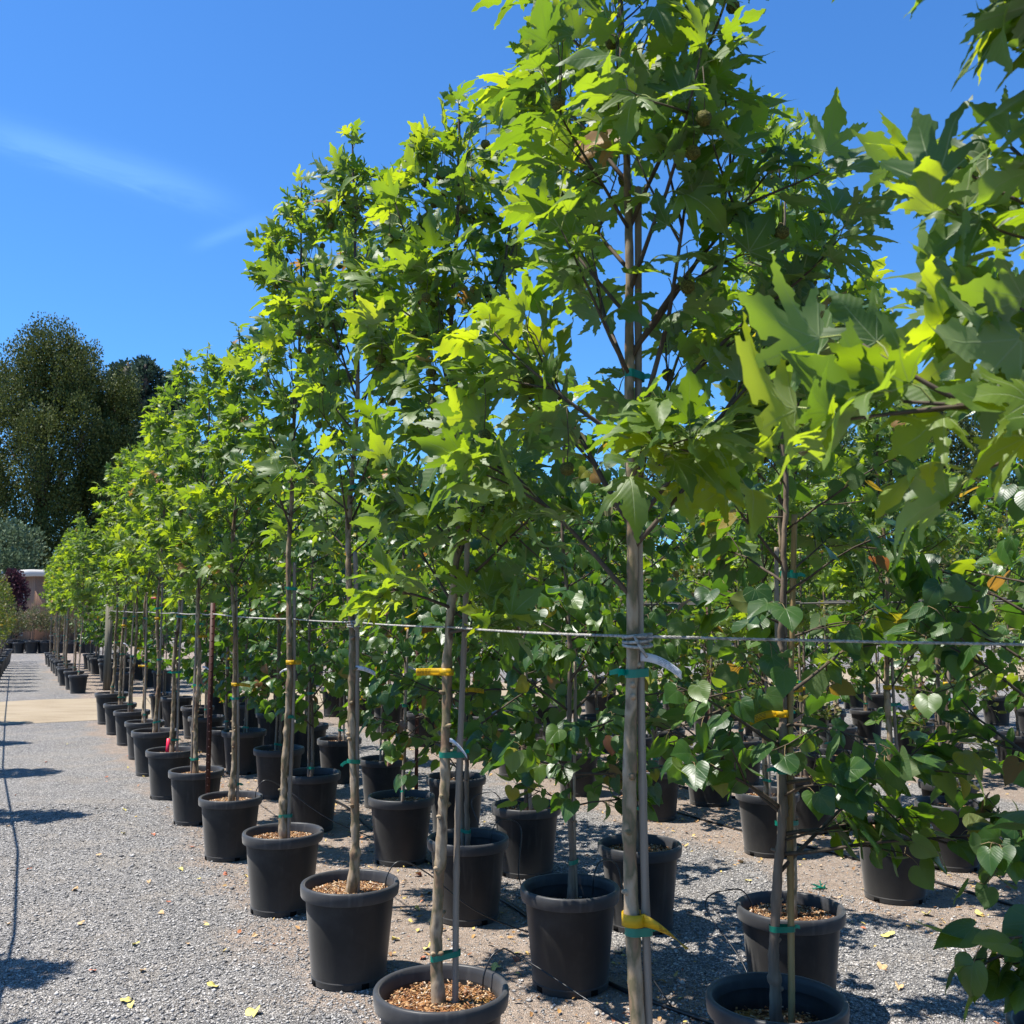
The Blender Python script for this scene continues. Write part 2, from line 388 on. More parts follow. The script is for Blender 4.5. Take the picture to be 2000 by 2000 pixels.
# ------------------------------------------------------------------ mesh helpers
class MB:
    def __init__(self):
        self.v, self.t, self.mi, self.a, self.nv = [], [], [], [], 0
    def add(self, v, t, m=0, attr=None):
        v = np.asarray(v, np.float32).reshape(-1, 3); t = np.asarray(t, np.int64).reshape(-1, 3)
        self.v.append(v); self.t.append(t + self.nv); self.mi.append(np.full(len(t), m, np.int32))
        self.a.append(np.zeros((len(v), 3), np.float32) if attr is None else np.asarray(attr, np.float32))
        self.nv += len(v)
    def tube(self, pts, rad, sides=6, m=0, caps=True):
        pts = np.asarray(pts, float); n = len(pts)
        rad = np.full(n, rad) if np.isscalar(rad) else np.asarray(rad, float)
        tan = np.gradient(pts, axis=0); tan /= np.linalg.norm(tan, axis=1)[:, None] + 1e-9
        ref = np.array([0.0, 0, 1.0]) if abs(tan[0][2]) < 0.8 else np.array([1.0, 0, 0])
        vs = []
        u = np.cross(ref, tan[0]); u /= np.linalg.norm(u)
        ang = np.linspace(0, 2 * np.pi, sides, endpoint=False)
        for i in range(n):
            u = u - tan[i] * np.dot(u, tan[i]); u /= np.linalg.norm(u) + 1e-9
            w = np.cross(tan[i], u)
            vs.append(pts[i] + rad[i] * (np.cos(ang)[:, None] * u + np.sin(ang)[:, None] * w))
        V = np.concatenate(vs); T = []
        for i in range(n - 1):
            for k in range(sides):
                a, b = i * sides + k, i * sides + (k + 1) % sides
                T += [(a, b, b + sides), (a, b + sides, a + sides)]
        if caps:
            V = np.concatenate([V, pts[:1], pts[-1:]])
            c0, c1 = n * sides, n * sides + 1
            for k in range(sides):
                T.append((c0, (k + 1) % sides, k)); T.append((c1, (n - 1) * sides + k, (n - 1) * sides + (k + 1) % sides))
        self.add(V, T, m)
    def box(self, c, s, m=0, rot=None):
        c = np.asarray(c, float); h = np.asarray(s, float) / 2
        V = np.array([(x, y, z) for x in (-1, 1) for y in (-1, 1) for z in (-1, 1)], float) * h
        if rot is not None: V = V @ np.array(rot).T
        T = [(0, 1, 3), (0, 3, 2), (4, 6, 7), (4, 7, 5), (0, 4, 5), (0, 5, 1), (2, 3, 7), (2, 7, 6), (0, 2, 6), (0, 6, 4), (1, 5, 7), (1, 7, 3)]
        self.add(V + c, T, m)
    def lathe(self, prof, seg=40, m=0, center=(0, 0, 0)):
        prof = np.asarray(prof, float); n = len(prof)
        ang = np.linspace(0, 2 * np.pi, seg, endpoint=False)
        V = np.array([(r * math.cos(a) + center[0], r * math.sin(a) + center[1], z + center[2]) for r, z in prof for a in ang]); T = []
        for i in range(n - 1):
            for k in range(seg):
                a, b = i * seg + k, i * seg + (k + 1) % seg
                T += [(a, b, b + seg), (a, b + seg, a + seg)]
        self.add(V, T, m)
    def mesh(self, name, mats, smooth=True, sharp=None, lf=False):
        V = np.concatenate(self.v); T = np.concatenate(self.t).astype(np.int32); mi = np.concatenate(self.mi)
        me = bpy.data.meshes.new(name)
        me.vertices.add(len(V)); me.vertices.foreach_set('co', V.astype(np.float32).ravel())
        me.loops.add(len(T) * 3); me.loops.foreach_set('vertex_index', T.ravel())
        me.polygons.add(len(T)); me.polygons.foreach_set('loop_start', np.arange(0, len(T) * 3, 3, dtype=np.int32))
        me.polygons.foreach_set('material_index', mi)
        if smooth: me.polygons.foreach_set('use_smooth', np.ones(len(T), bool))
        for x in mats: me.materials.append(x)
        if lf:
            at = me.attributes.new('lf', 'FLOAT_VECTOR', 'POINT')
            at.data.foreach_set('vector', np.concatenate(self.a).astype(np.float32).ravel())
        me.update(calc_edges=True); me.validate()
        if sharp: me.set_sharp_from_angle(angle=R(sharp))
        return me

def obj(name, me, parent=None, loc=(0, 0, 0), rot=(0, 0, 0), scale=None):
    o = bpy.data.objects.new(name, me); COL.objects.link(o); o.parent = parent
    o.location = loc; o.rotation_euler = rot
    if scale is not None: o.scale = (scale, scale, scale) if np.isscalar(scale) else scale
    return o
def tag(o, label=None, cat=None, group=None, kind=None):
    if label: o['label'] = label
    if cat: o['category'] = cat
    if group: o['group'] = group
    if kind: o['kind'] = kind
    return o
def thing(name, label, cat, loc=(0, 0, 0), rz=0.0, group=None, scale=1.0):
    o = obj(name, None, None, loc, (0, 0, rz), scale)
    o.empty_display_size = 0.2
    return tag(o, label, cat, group)
ORD = ['first', 'second', 'third', 'fourth', 'fifth', 'sixth', 'seventh', 'eighth', 'ninth', 'tenth', 'eleventh', 'twelfth', 'thirteenth', 'fourteenth',
       'fifteenth', 'sixteenth', 'seventeenth', 'eighteenth', 'nineteenth', 'twentieth', 'twenty-first', 'twenty-second', 'twenty-third', 'twenty-fourth', 'twenty-fifth', 'twenty-sixth', 'twenty-seventh', 'twenty-eighth', 'twenty-ninth', 'thirtieth']

# ------------------------------------------------------------------ leaf templates
def template(half, c, rings=(0.0, 0.5, 1.0)):
    right = half[1:-1]; left = [(-x, y) for x, y in reversed(right)]
    out = np.array([half[0]] + right + [half[-1]] + left, float)
    n = len(out); c = np.array(c, float)
    V = [c] + [c + (p - c) * r for r in rings[1:] for p in out]
    T = [(0, 1 + k, 1 + (k + 1) % n) for k in range(n)]
    for ri in range(len(rings) - 2):
        b0, b1 = 1 + ri * n, 1 + (ri + 1) * n
        for k in range(n):
            k2 = (k + 1) % n
            T += [(b0 + k, b1 + k, b1 + k2), (b0 + k, b1 + k2, b0 + k2)]
    return np.array(V), np.array(T)
PLANE_HALF = ([(0, 0), (.06, -.05), (.15, -.09), (.20, -.04), (.33, -.09), (.35, -.01), (.60, .0), (.50, .08), (.54, .15), (.40, .19), (.29, .215), (.38, .30),
                  (.50, .35), (.57, .46), (.62, .52), (.78, .70), (.58, .63), (.52, .67), (.40, .58), (.27, .47), (.185, .42), (.21, .53), (.30, .63), (.25, .71), (.25, .80), (.15, .86), (.10, .96), (0, 1.16)])
PLANE2_HALF = ([(0, 0), (.10, -.03), (.22, -.03), (.30, .04), (.46, -.01), (.45, .09), (.68, .15), (.50, .22), (.40, .24), (.27, .25), (.36, .37), (.50, .45), (.53, .55), (.60, .62), (.74, .84), (.54, .73), (.46, .72), (.36, .61), (.26, .53), (.18, .46),
                   (.19, .58), (.29, .72), (.22, .80), (.21, .91), (.11, .97), (0, 1.20)])
HEART = template([(0, 0), (.05, -.07), (.14, -.13), (.26, -.145), (.38, -.09), (.48, .02), (.52, .16), (.50, .32), (.43, .48), (.32, .64), (.2, .78), (.09, .88), (0, .99)], (0, .25), (0, .35, .7, 1.0))
OVAL = template([(0, 0), (.16, .12), (.24, .35), (.2, .65), (.1, .88), (0, 1.0)], (0, .4), (0, 1.0))

def cdt_template(half, step=.13):
    right = half[1:-1]; out = [half[0]] + list(right) + [half[-1]] + [(-x, y) for x, y in reversed(right)]
    n = len(out); pts = [Vector(p) for p in out]
    def inside(x, y):
        c = False
        for i in range(n):
            (x0, y0), (x1, y1) = out[i], out[i - 1]
            if (y0 > y) != (y1 > y) and x < (x1 - x0) * (y - y0) / (y1 - y0) + x0: c = not c
        return c
    for j in range(-1, int(1.3 / step)):
        for i in range(-7, 8):
            x, y = i * step * .9 + (step * .45 if j % 2 else 0), j * step
            if inside(x, y) and min(math.hypot(x - a, y - b) for a, b in out) > step * .33: pts.append(Vector((x, y)))
    from mathutils.geometry import delaunay_2d_cdt
    V, _, F, *_r = delaunay_2d_cdt(pts, [], [list(range(n))], 1, 1e-5)
    T = []
    for f in F:
        a, b, c = (V[k] for k in f[:3])
        ar = (b.x - a.x) * (c.y - a.y) - (b.y - a.y) * (c.x - a.x)
        T.append(tuple(f[:3]) if ar > 0 else (f[0], f[2], f[1]))
    return np.array([tuple(v) for v in V]), np.array(T)
def toothed(half, depth=.030, every=.13):
    out = [half[0]]
    for (x0, y0), (x1, y1) in zip(half[:-1], half[1:]):
        L = math.hypot(x1 - x0, y1 - y0); k = int(L / every)
        nx, ny = (y1 - y0) / L, -(x1 - x0) / L          # outward for a half drawn from base to tip on the right side
        for j in range(k):
            t = (j + .45) / (k + .2); out.append((x0 + (x1 - x0) * t - nx * depth * .35, y0 + (y1 - y0) * t - ny * depth * .35))
            t += .16 / max(1, k); out.append((x0 + (x1 - x0) * t + nx * depth, y0 + (y1 - y0) * t + ny * depth))
        out.append((x1, y1))
    return out

def leaves(mb, tpl, O, D, N, size, rng, m=0, fold=0.22, droop=0.28, wave=0.05, rnd=None):
    """O origin, D blade direction, N blade normal, all (L,3)"""
    P, T = tpl; L = len(O)
    D = D / (np.linalg.norm(D, axis=1)[:, None] + 1e-9)
    N = N - D * np.sum(N * D, axis=1)[:, None]; N /= np.linalg.norm(N, axis=1)[:, None] + 1e-9
    Sd = np.cross(D, N)
    fo = rng.normal(fold, 0.13, L)[:, None]; dr = rng.normal(droop, 0.16, L)[:, None]; ph = rng.uniform(0, 6.28, (L, 1)); wv = rng.uniform(0.4, 1.6, (L, 1)) * wave
    side = rng.normal(0, 0.14, L)[:, None]
    x, y = P[:, 0][None], P[:, 1][None]
    r2 = x * x + (y - .1) ** 2
    z = fo * np.abs(x) - dr * y * y - 0.30 * np.abs(x) ** 2 + wv * np.sin(7 * x + 5 * y + ph) * (0.4 + r2) + side * x
    z = z - 0.25 * dr * r2
    sz = size[:, None, None]
    V = O[:, None] + sz * (x[..., None] * Sd[:, None] + y[..., None] * D[:, None] + z[..., None] * N[:, None])
    if rnd is None: rnd = rng.uniform(0, 1, L)
    A = np.zeros((L, len(P), 3)); A[..., 0] = x; A[..., 1] = y; A[..., 2] = rnd[:, None]
    TT = T[None] + (np.arange(L) * len(P))[:, None, None]
    mb.add(V.reshape(-1, 3), TT.reshape(-1, 3), m, A.reshape(-1, 3))
PLANE = cdt_template(toothed(PLANE_HALF))
PLANE2 = cdt_template(toothed(PLANE2_HALF))
def petioles(mb, A, B, r, m):
    """thin three-sided stalks from A to B, slightly bowed"""
    L = len(A); d = B - A; d /= np.linalg.norm(d, axis=1)[:, None] + 1e-9
    u = np.cross(d, [0.31, 0.17, 0.93]); u /= np.linalg.norm(u, axis=1)[:, None] + 1e-9; w = np.cross(d, u)
    mid = (A + B) / 2 + np.array([0, 0, 0.006])
    V = []
    for c, rr in ((A, r * 1.2), (mid, r), (B, r * 0.8)):
        for k in range(3):
            a = k * 2.0944
            V.append(c + rr * (math.cos(a) * u + math.sin(a) * w))
    V = np.stack(V, 1)
    T = []
    for i in range(2):
        for k in range(3):
            a, b = i * 3 + k, i * 3 + (k + 1) % 3
            T += [(a, b, b + 3), (a, b + 3, a + 3)]
    T = np.array(T)[None] + (np.arange(L) * 9)[:, None, None]
    mb.add(V.reshape(-1, 3), T.reshape(-1, 3), m)

def curve_pts(p0, d0, length, rng, n=8, up=0.25, wob=0.06):
    p = np.array(p0, float); d = np.array(d0, float); d /= np.linalg.norm(d); out = [p.copy()]
    for i in range(n - 1):
        d = d + np.array([0, 0, up / n]) + rng.normal(0, wob, 3); d /= np.linalg.norm(d)
        p = p + d * length / (n - 1); out.append(p.copy())
    return np.array(out)
def along(pts, t):
    s = t * (len(pts) - 1); i = np.clip(s.astype(int), 0, len(pts) - 2); f = (s - i)[:, None]
    return pts[i] * (1 - f) + pts[i + 1] * f, pts[i + 1] - pts[i]

def prof_default(t):      # crown radius along relative crown height 0..1
    return np.interp(t, [0, .1, .35, .6, .8, 1], [.8, 1, .95, .66, .40, .16])

def make_tree(seed, H=3.75, cb=1.25, Rc=0.42, nbr=24, lean=(0, 0), r0=0.021, lsize=(.11, .18), tpl='plane', prof=prof_default, spacing=0.052,
              extra=(), soil=0.34, wob=0.012, stake=None, nballs=0, twigs=(1, 3), low_density=1.0, up=0.35, wind=(-0.25, 0, 0.12)):
    """Returns a dict of meshes for one tree in its own coordinates (pot standing at the origin)."""
    rng = np.random.default_rng(seed); out = {}
    nseg = 26
    zz = np.linspace(soil - 0.02, H, nseg)
    t = (zz - zz[0]) / (H - zz[0])
    ph = rng.uniform(0, 6.28, 4)
    wx = wob * (np.sin(zz * 3.1 + ph[0]) + 0.6 * np.sin(zz * 6.3 + ph[1])); wy = wob * (np.sin(zz * 2.7 + ph[2]) + 0.6 * np.sin(zz * 5.9 + ph[3]))
    wx -= wx[0]; wy -= wy[0]
    trunk = np.stack([wx + lean[0] * t, wy + lean[1] * t, zz], 1)
    rad = r0 * (1 - 0.80 * t ** 1.1); rad[0] *= 1.45; rad[1] *= 1.15
    mb = MB()
    fine = np.linspace(0, 1, 240)
    tp, _ = along(trunk, fine); tr = np.interp(fine, np.linspace(0, 1, nseg), rad) * (1 + 0.05 * np.sin(fine * 70 + ph[0]) + .03 * np.sin(fine * 190 + ph[1]))
    kk = np.cumsum(rng.normal(0, 1, (240, 2)), 0); kk -= np.linspace(0, 1, 240)[:, None] * kk[-1]; tp[:, :2] += kk * .0009 * min(1, wob / .01)
    for k in range(14):       # swellings at old branch nodes
        c = rng.uniform(0.02, 0.5); tr *= 1 + rng.uniform(.08, .26) * min(1, wob / .014) * np.exp(-((fine - c) / 0.005) ** 2)
    mb.tube(tp, tr, 12)
    for k in range(11):       # pruning stubs
        c = rng.uniform(0.04, 0.36); a = rng.uniform(0, 6.28)
        p, _ = along(trunk, np.array([c])); q = p[0]; rr = np.interp(c, t, rad)
        d = np.array([math.cos(a), math.sin(a), 0.35])
        mb.tube([q + d * rr * 0.4, q + d * rr * 1.15, q + d * (rr + rng.uniform(.004, .014))], [rr * .6, rr * .42, rr * .26], 8)
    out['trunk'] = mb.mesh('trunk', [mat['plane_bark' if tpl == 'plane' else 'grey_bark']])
    br = MB(); lv = MB()
    O, D, N, Z, PA = [], [], [], [], []
    def leafy(pts, t0, sp_, zc):
        Ls = np.sum(np.linalg.norm(np.diff(pts, axis=0), axis=1)) * (1 - t0)
        k = max(1, int(Ls / sp_))
        tt = t0 + (1 - t0) * (np.arange(k) + rng.uniform(.1, .9, k)) / k
        tt = np.append(tt, [1.0, 1.0]) if tpl == 'plane' else np.append(tt, [1.0])
        P, tg = along(pts, np.clip(tt, 0, 0.999)); tg = tg / np.linalg.norm(tg, axis=1)[:, None]
        n = len(P); a = np.arange(n) * 2.4 + rng.uniform(0, 6) + rng.normal(0, .5, n)
        ax, _ = along(trunk, np.clip((P[:, 2] - zz[0]) / (H - zz[0]), 0, .999))
        rad_out = P - ax; rad_out[:, 2] = 0; ln = np.linalg.norm(rad_out, axis=1)[:, None]; rad_out = np.where(ln > .03, rad_out / (ln + 1e-6), 0)
        u = np.cross(tg, [0.1, 0.2, 1.0]); u /= np.linalg.norm(u, axis=1)[:, None] + 1e-6; w = np.cross(tg, u)
        side = np.cos(a)[:, None] * u + np.sin(a)[:, None] * w
        pd = side * 0.9 + tg * 0.55 + rad_out * 0.35 + rng.normal(0, .2, (n, 3)) + np.array(wind)
        pd /= np.linalg.norm(pd, axis=1)[:, None]
        for i in range(n):
            O.append(P[i]); PA.append(pd[i]); Z.append(rad_out[i])
    zb = np.sort(cb + (H - cb - 0.26) * (np.linspace(0, 1, nbr) ** 1.0) + rng.normal(0, .03, nbr))
    for i, z in enumerate(zb):
        tz = np.clip((z - cb) / (H - cb), 0, 1); a = i * 2.39996 + rng.normal(0, .35)
        Rz = Rc * prof(tz) * rng.uniform(.8, 1.15)
        p, _ = along(trunk, np.clip(np.array([(z - zz[0]) / (H - zz[0])]), 0, .99))
        el = rng.uniform(0.5, 0.95) + .35 * tz if tpl == 'plane' else rng.uniform(0.05, 0.75)
        d = np.array([math.cos(a) * math.cos(el), math.sin(a) * math.cos(el), math.sin(el)])
        Lb = Rz / max(.45, math.cos(el)) * 0.9
        pts = curve_pts(p[0], d, Lb, rng, 8, up if tpl == 'plane' else -0.15)
        rb = max(0.0024, 0.0080 * (1 - tz * .7) * min(1, Lb / .5))
        br.tube(pts, np.linspace(rb, rb * .35, len(pts)), 6)
        leafy(pts, 0.35, spacing / low_density if tz < .2 else spacing, z)
        for k in range(rng.integers(twigs[0], twigs[1] + 1)):
            ts = rng.uniform(.3, .85); q, tg = along(pts, np.array([ts])); tg = tg[0] / np.linalg.norm(tg[0])
            dd = tg * .8 + rng.normal(0, .55, 3); tw = curve_pts(q[0], dd, Lb * rng.uniform(.3, .55), rng, 5, up * .5)
            br.tube(tw, np.linspace(rb * .5, rb * .2, 5), 4); leafy(tw, 0.2, spacing, z)
    for (z, dx, dy, dz, L_) in extra:
        p, _ = along(trunk, np.clip(np.array([(z - zz[0]) / (H - zz[0])]), 0, .99))
        pts = curve_pts(p[0], (dx, dy, dz), L_, rng, 9, 0.05 if tpl == 'plane' else -0.1, .05)
        br.tube(pts, np.linspace(0.007, 0.0022, 9), 6); leafy(pts, 0.3, spacing * .9, z)
        for k in range(3):
            ts = rng.uniform(.3, .9); q, tg = along(pts, np.array([ts])); tg = tg[0] / np.linalg.norm(tg[0])
            tw = curve_pts(q[0], tg + rng.normal(0, .5, 3), L_ * .35, rng, 5, 0); br.tube(tw, np.linspace(.004, .0018, 5), 4); leafy(tw, 0.2, spacing, z)
    tops = trunk[trunk[:, 2] > H - 0.55]
    leafy(tops, 0.0, spacing * .8, H)
    O = np.array(O); PA = np.array(PA); RO = np.array(Z); n = len(O)
    sz = rng.uniform(lsize[0], lsize[1], n) * np.interp(O[:, 2], [cb, H - .5, H], [1.08, .9, .7])
    sz[rng.uniform(0, 1, n) < .12] *= .62
    pl = sz * rng.uniform(.35, .6, n)
    base = O + PA * pl[:, None]
    if tpl == 'plane':
        Dd = PA * .7 + RO * .35 + rng.normal(0, .33, (n, 3)) + np.array([-.10, 0, .12])
        Nn = np.array([0, 0, .75]) + RO * .45 + rng.normal(0, .55, (n, 3)) + np.array([-.15, -.1, 0])
        half = rng.uniform(0, 1, n) < .5
        rnd = rng.beta(1.6, 1.9, n); rnd = np.where(rng.uniform(0, 1, n) < .004, 1.0, np.clip(rnd, 0, .96))
        for tp_, hm in ((PLANE, half), (PLANE2, ~half)):
            if hm.any(): leaves(lv, tp_, base[hm], Dd[hm], Nn[hm], sz[hm], rng, 0, .22, .30, .075, rnd[hm])
        pm, pr = mat['petiole'], 0.0016
        lmats = [mat['plane_leaf'], pm]
    elif tpl == 'heart':
        Dd = PA * .45 + RO * .3 + rng.normal(0, .3, (n, 3)) + np.array([0, 0, -.55])
        Nn = np.array([0, 0, .55]) + RO * .7 + rng.normal(0, .5, (n, 3))
        rnd = rng.beta(1.3, 2.2, n); rnd = np.where(rng.uniform(0, 1, n) < .05, rng.uniform(.95, 1, n), np.clip(rnd, 0, .93))
        leaves(lv, HEART, base, Dd, Nn, sz, rng, 0, .18, .12, .035, rnd)
        pr = 0.0011; lmats = [mat['heart_leaf'], mat['red_petiole']]
    else:
        Dd = PA + rng.normal(0, .3, (n, 3)) + np.array([0, 0, .3]); Nn = np.array([0, 0, .6]) + RO * .5 + rng.normal(0, .5, (n, 3))
        leaves(lv, OVAL, base, Dd, Nn, sz, rng, 0, .2, .2, .03)
        pr = 0.001; lmats = [mat['shrub_leaf' if tpl == 'shrub' else 'far_shrub_leaf'], mat['petiole']]
    petioles(lv, O, base, pr, 1)
    out['crown'] = lv.mesh('crown', lmats, lf=True)
    out['branches'] = br.mesh('branchwork', [mat['twig']])
    out['curve'] = trunk; out['rad'] = rad; out['nleaf'] = n
    # seed balls hang from random branch points
    pw = np.clip(O[:, 2] - cb - .3, 0.02, None); idx = rng.choice(n, min(nballs, n), replace=False, p=pw / pw.sum()) if nballs else []
    out['balls'] = [O[i] + RO[i] * 0.02 for i in idx]
    return out

def mesh_ball(seed, drop, n=1):
    rng = np.random.default_rng(seed); mb = MB()
    import bmesh
    bm = bmesh.new(); bmesh.ops.create_icosphere(bm, subdivisions=3, radius=0.0155)
    V = np.array([v.co[:] for v in bm.verts]); T = np.array([[v.index for v in f.verts] for f in bm.faces]); bm.free()
    V = V * (1 + rng.uniform(-.09, .12, (len(V), 1)))
    for k in range(n):
        mb.add(V + np.array([0, 0, -drop - k * .06]), T, 0)
    mb.tube([(0, 0, 0), (0.004, 0.002, -drop * .5), (0, 0, -drop - (n - 1) * .06)], 0.0011, 4, 1)
    return mb.mesh('seed_ball', [mat['ball'], mat['twig']], smooth=False)
BALLS = [mesh_ball(1, .09), mesh_ball(2, .14), mesh_ball(3, .11, 1)]

# ------------------------------------------------------------------ pot, soil, stake, ties, tags
def pot_mesh():
    b = MB()
    b.lathe([(0.0, .004), (.150, .004), (.160, .0), (.166, .006), (.168, .03), (.1655, .034), (.1975, .372), (.2, .3745)], 56)
    b.lathe([(.1925, .376), (.1915, .36), (.1905, .358), (.1900, .345), (.1888, .343), (.185, .30)], 56)
    body = b.mesh('pot', [mat['pot']], sharp=30)
    r = MB()
    r.lathe([(.197, .368), (.2145, .366), (.2165, .370), (.2195, .395), (.2195, .412), (.2165, .4185), (.212, .421), (.2045, .420), (.2005, .4155), (.1975, .400), (.1935, .374)], 56)
    rim = r.mesh('rim', [mat['rim']], sharp=50)
    h = MB(); h.box((0, 0, 0), (.034, .006, .022))
    return body, rim, h.mesh('drain_hole', [mat['hole']], smooth=False)
POT, RIM, HOLE = pot_mesh()
def soil_mesh(seed, zc=0.358, chips=420, r=.189):
    rng = np.random.default_rng(seed); mb = MB()
    rings = 12; seg = 36; V = [(0, 0, zc + .01)]; T = []
    for i in range(1, rings + 1):
        for k in range(seg):
            a = k * 2 * math.pi / seg; rr = r * i / rings
            V.append((rr * math.cos(a), rr * math.sin(a), zc + .012 * math.cos(i / rings * 1.5) + rng.normal(0, .0022)))
    for k in range(seg): T.append((0, 1 + k, 1 + (k + 1) % seg))
    for i in range(rings - 1):
        for k in range(seg):
            a, b = 1 + i * seg + k, 1 + i * seg + (k + 1) % seg
            T += [(a, a + seg, b + seg), (a, b + seg, b)]
    mb.add(V, T, 0)
    for k in range(chips):
        a = rng.uniform(0, 6.28); rr = r * .96 * math.sqrt(rng.uniform(0, 1))
        rot = Matrix.Rotation(rng.uniform(0, 3.14), 3, 'Z') @ Matrix.Rotation(rng.normal(0, .4), 3, 'X') @ Matrix.Rotation(rng.normal(0, .4), 3, 'Y')
        mb.box((rr * math.cos(a), rr * math.sin(a), zc + .013 + rng.uniform(0, .006)), (rng.uniform(.004, .018), rng.uniform(.002, .007), rng.uniform(.001, .003)), 1, rot)
    return mb.mesh('soil', [mat['soil'], mat['chip']], smooth=False)
SOILS = [soil_mesh(10 + k, chips=c) for k, c in enumerate((1900, 1900, 900, 900))]
LOWSOIL = soil_mesh(20, 0.31, 300, .186)

def stake_mesh(p0, p1, r, m, seed=0):
    mb = MB(); rng = np.random.default_rng(seed)
    n = 60; f = np.linspace(0, 1, n)[:, None]; pts = np.array(p0) * (1 - f) + np.array(p1) * f
    pts[:, 0] += .006 * np.sin(f[:, 0] * 5 + seed)
    rr = np.full(n, r) * (1 - .15 * f[:, 0])
    for k in np.arange(.06, 1, .115): rr *= 1 + .18 * np.exp(-((f[:, 0] - k) / .004) ** 2)
    mb.tube(pts, rr, 10)
    return mb.mesh('stake', [mat[m]])
def tie_mesh(a, b, ra, rb, h, seed=0, knot=True):
    """flat green tape wound once round trunk (a) and stake (b)"""
    rng = np.random.default_rng(seed); mb = MB()
    a, b = np.array(a), np.array(b); d = b - a; d[2] = 0; L = np.linalg.norm(d)
    d = d / L if L > 1e-5 else np.array([1.0, 0, 0])
    base = math.atan2(d[1], d[0]); ring = []
    for k in range(13):
        t = base + math.pi / 2 + math.pi * k / 12; ring.append(a + (ra + .002) * np.array([math.cos(t), math.sin(t), 0]))
    for k in range(13):
        t = base - math.pi / 2 + math.pi * k / 12; ring.append(b + (rb + .002) * np.array([math.cos(t), math.sin(t), 0]))
    ring = np.array(ring); n = len(ring); tilt = rng.normal(0, .12)
    V = []
    for s, q in ((-1, 0), (1, 0), (1, .0012), (-1, .0012)):
        c = (a + b) / 2
        for p in ring:
            o = p - c; o[2] = 0; o = o / (np.linalg.norm(o) + 1e-6)
            V.append(p + o * q + np.array([0, 0, s * h / 2 + tilt * np.dot(p - c, d)]))
    T = []
    for i in range(4):
        for k in range(n):
            p, q = i * n + k, i * n + (k + 1) % n; p2, q2 = ((i + 1) % 4) * n + k, ((i + 1) % 4) * n + (k + 1) % n
            T += [(p, q, q2), (p, q2, p2)]
    mb.add(V, T, 0)
    if knot:
        e = ring[20] if rng.uniform() < .5 else ring[4]
        for k in range(2):
            dd = np.array([rng.normal(0, 1), rng.normal(-.6, .4), rng.normal(0, .35)]); dd /= np.linalg.norm(dd)
            q = e + dd * rng.uniform(.018, .035)
            w = np.array([0, 0, h * .35])
            mid = (e + q) / 2 + np.array([0, 0, .004])
            mb.add([e - w, e + w, mid + w, mid - w, q + w * .8, q - w * .8], [(0, 1, 2), (0, 2, 3), (3, 2, 4), (3, 4, 5)], 0)
    return mb.mesh('tie', [mat['tape']], smooth=True, sharp=40)
def strip_tag(p, ang, L, w, bend, m, text=None, wrap_r=.02, twist=0.0, seed=0):
    """plastic strip looped round the trunk with its tail sticking out; faint printed lines"""
    mb = MB(); n = 16
    d = np.array([math.cos(ang), math.sin(ang), 0]); up = np.array([0, 0, 1.0])
    nr = np.cross(d, up)
    C, Wd = [], []
    for k in range(n):
        t = k / (n - 1); C.append(np.array(p) + d * (wrap_r * .8 + L * t) + up * (bend * t * t) + nr * .004 * math.sin(t * 4))
        a = twist * t; Wd.append((up * math.cos(a) + nr * math.sin(a)) * w / 2)
    th = np.array([0.0009 * x for x in nr])
    V = [];
    for c, ww in zip(C, Wd): V += [c - ww - th, c + ww - th, c + ww + th, c - ww + th]
    T = []
    for k in range(n - 1):
        for i in range(4):
            a, b = k * 4 + i, k * 4 + (i + 1) % 4
            T += [(a, b, b + 4), (a, b + 4, a + 4)]
    T += [(0, 2, 1), (0, 3, 2), ((n - 1) * 4, (n - 1) * 4 + 1, (n - 1) * 4 + 2), ((n - 1) * 4, (n - 1) * 4 + 2, (n - 1) * 4 + 3)]
    mb.add(V, T, 0)
    ring = MB()
    pts = []
    seg = 20
    for s, q in ((-1, 0), (1, 0), (1, .0012), (-1, .0012)):
        for k in range(seg):
            a = k * 2 * math.pi / seg; rr = wrap_r + .0015 + q
            pts.append(np.array(p) + np.array([rr * math.cos(a), rr * math.sin(a), s * w / 2]))
    T = []
    for i in range(4):
        for k in range(seg):
            a, b = i * seg + k, i * seg + (k + 1) % seg; a2, b2 = ((i + 1) % 4) * seg + k, ((i + 1) % 4) * seg + (k + 1) % seg
            T += [(a, b, b2), (a, b2, a2)]
    if 'yellow' in m: mb.add(pts, T, 0)
    if text:
        rng = np.random.default_rng(seed)
        for row in range(4):
            t = .42
            while t < .93:
                ln = rng.uniform(.05, .16); t2 = min(.95, t + ln)
                for sg in (-1, 1):
                    q = []
                    for tt in (t, t2):
                        i = int(tt * (n - 1)); f = tt * (n - 1) - i; i2 = min(n - 1, i + 1)
                        c = C[i] * (1 - f) + C[i2] * f; ww = Wd[i]
                        o = (.62 - row * .38)
                        q += [c + ww * (o - .07) + th * sg * 1.5, c + ww * (o + .07) + th * sg * 1.5]
                    mb.add(q, [(0, 1, 3), (0, 3, 2)], 1)
                t = t2 + rng.uniform(.02, .06)
    return mb.mesh('tag', [mat[m], mat['ink' if 'yellow' in m else 'grey_ink']], smooth=False)

def trunk_at(tr, z):
    c = tr['curve']; return np.array([np.interp(z, c[:, 2], c[:, 0]), np.interp(z, c[:, 2], c[:, 1]), z]), float(np.interp(z, c[:, 2], tr['rad']))

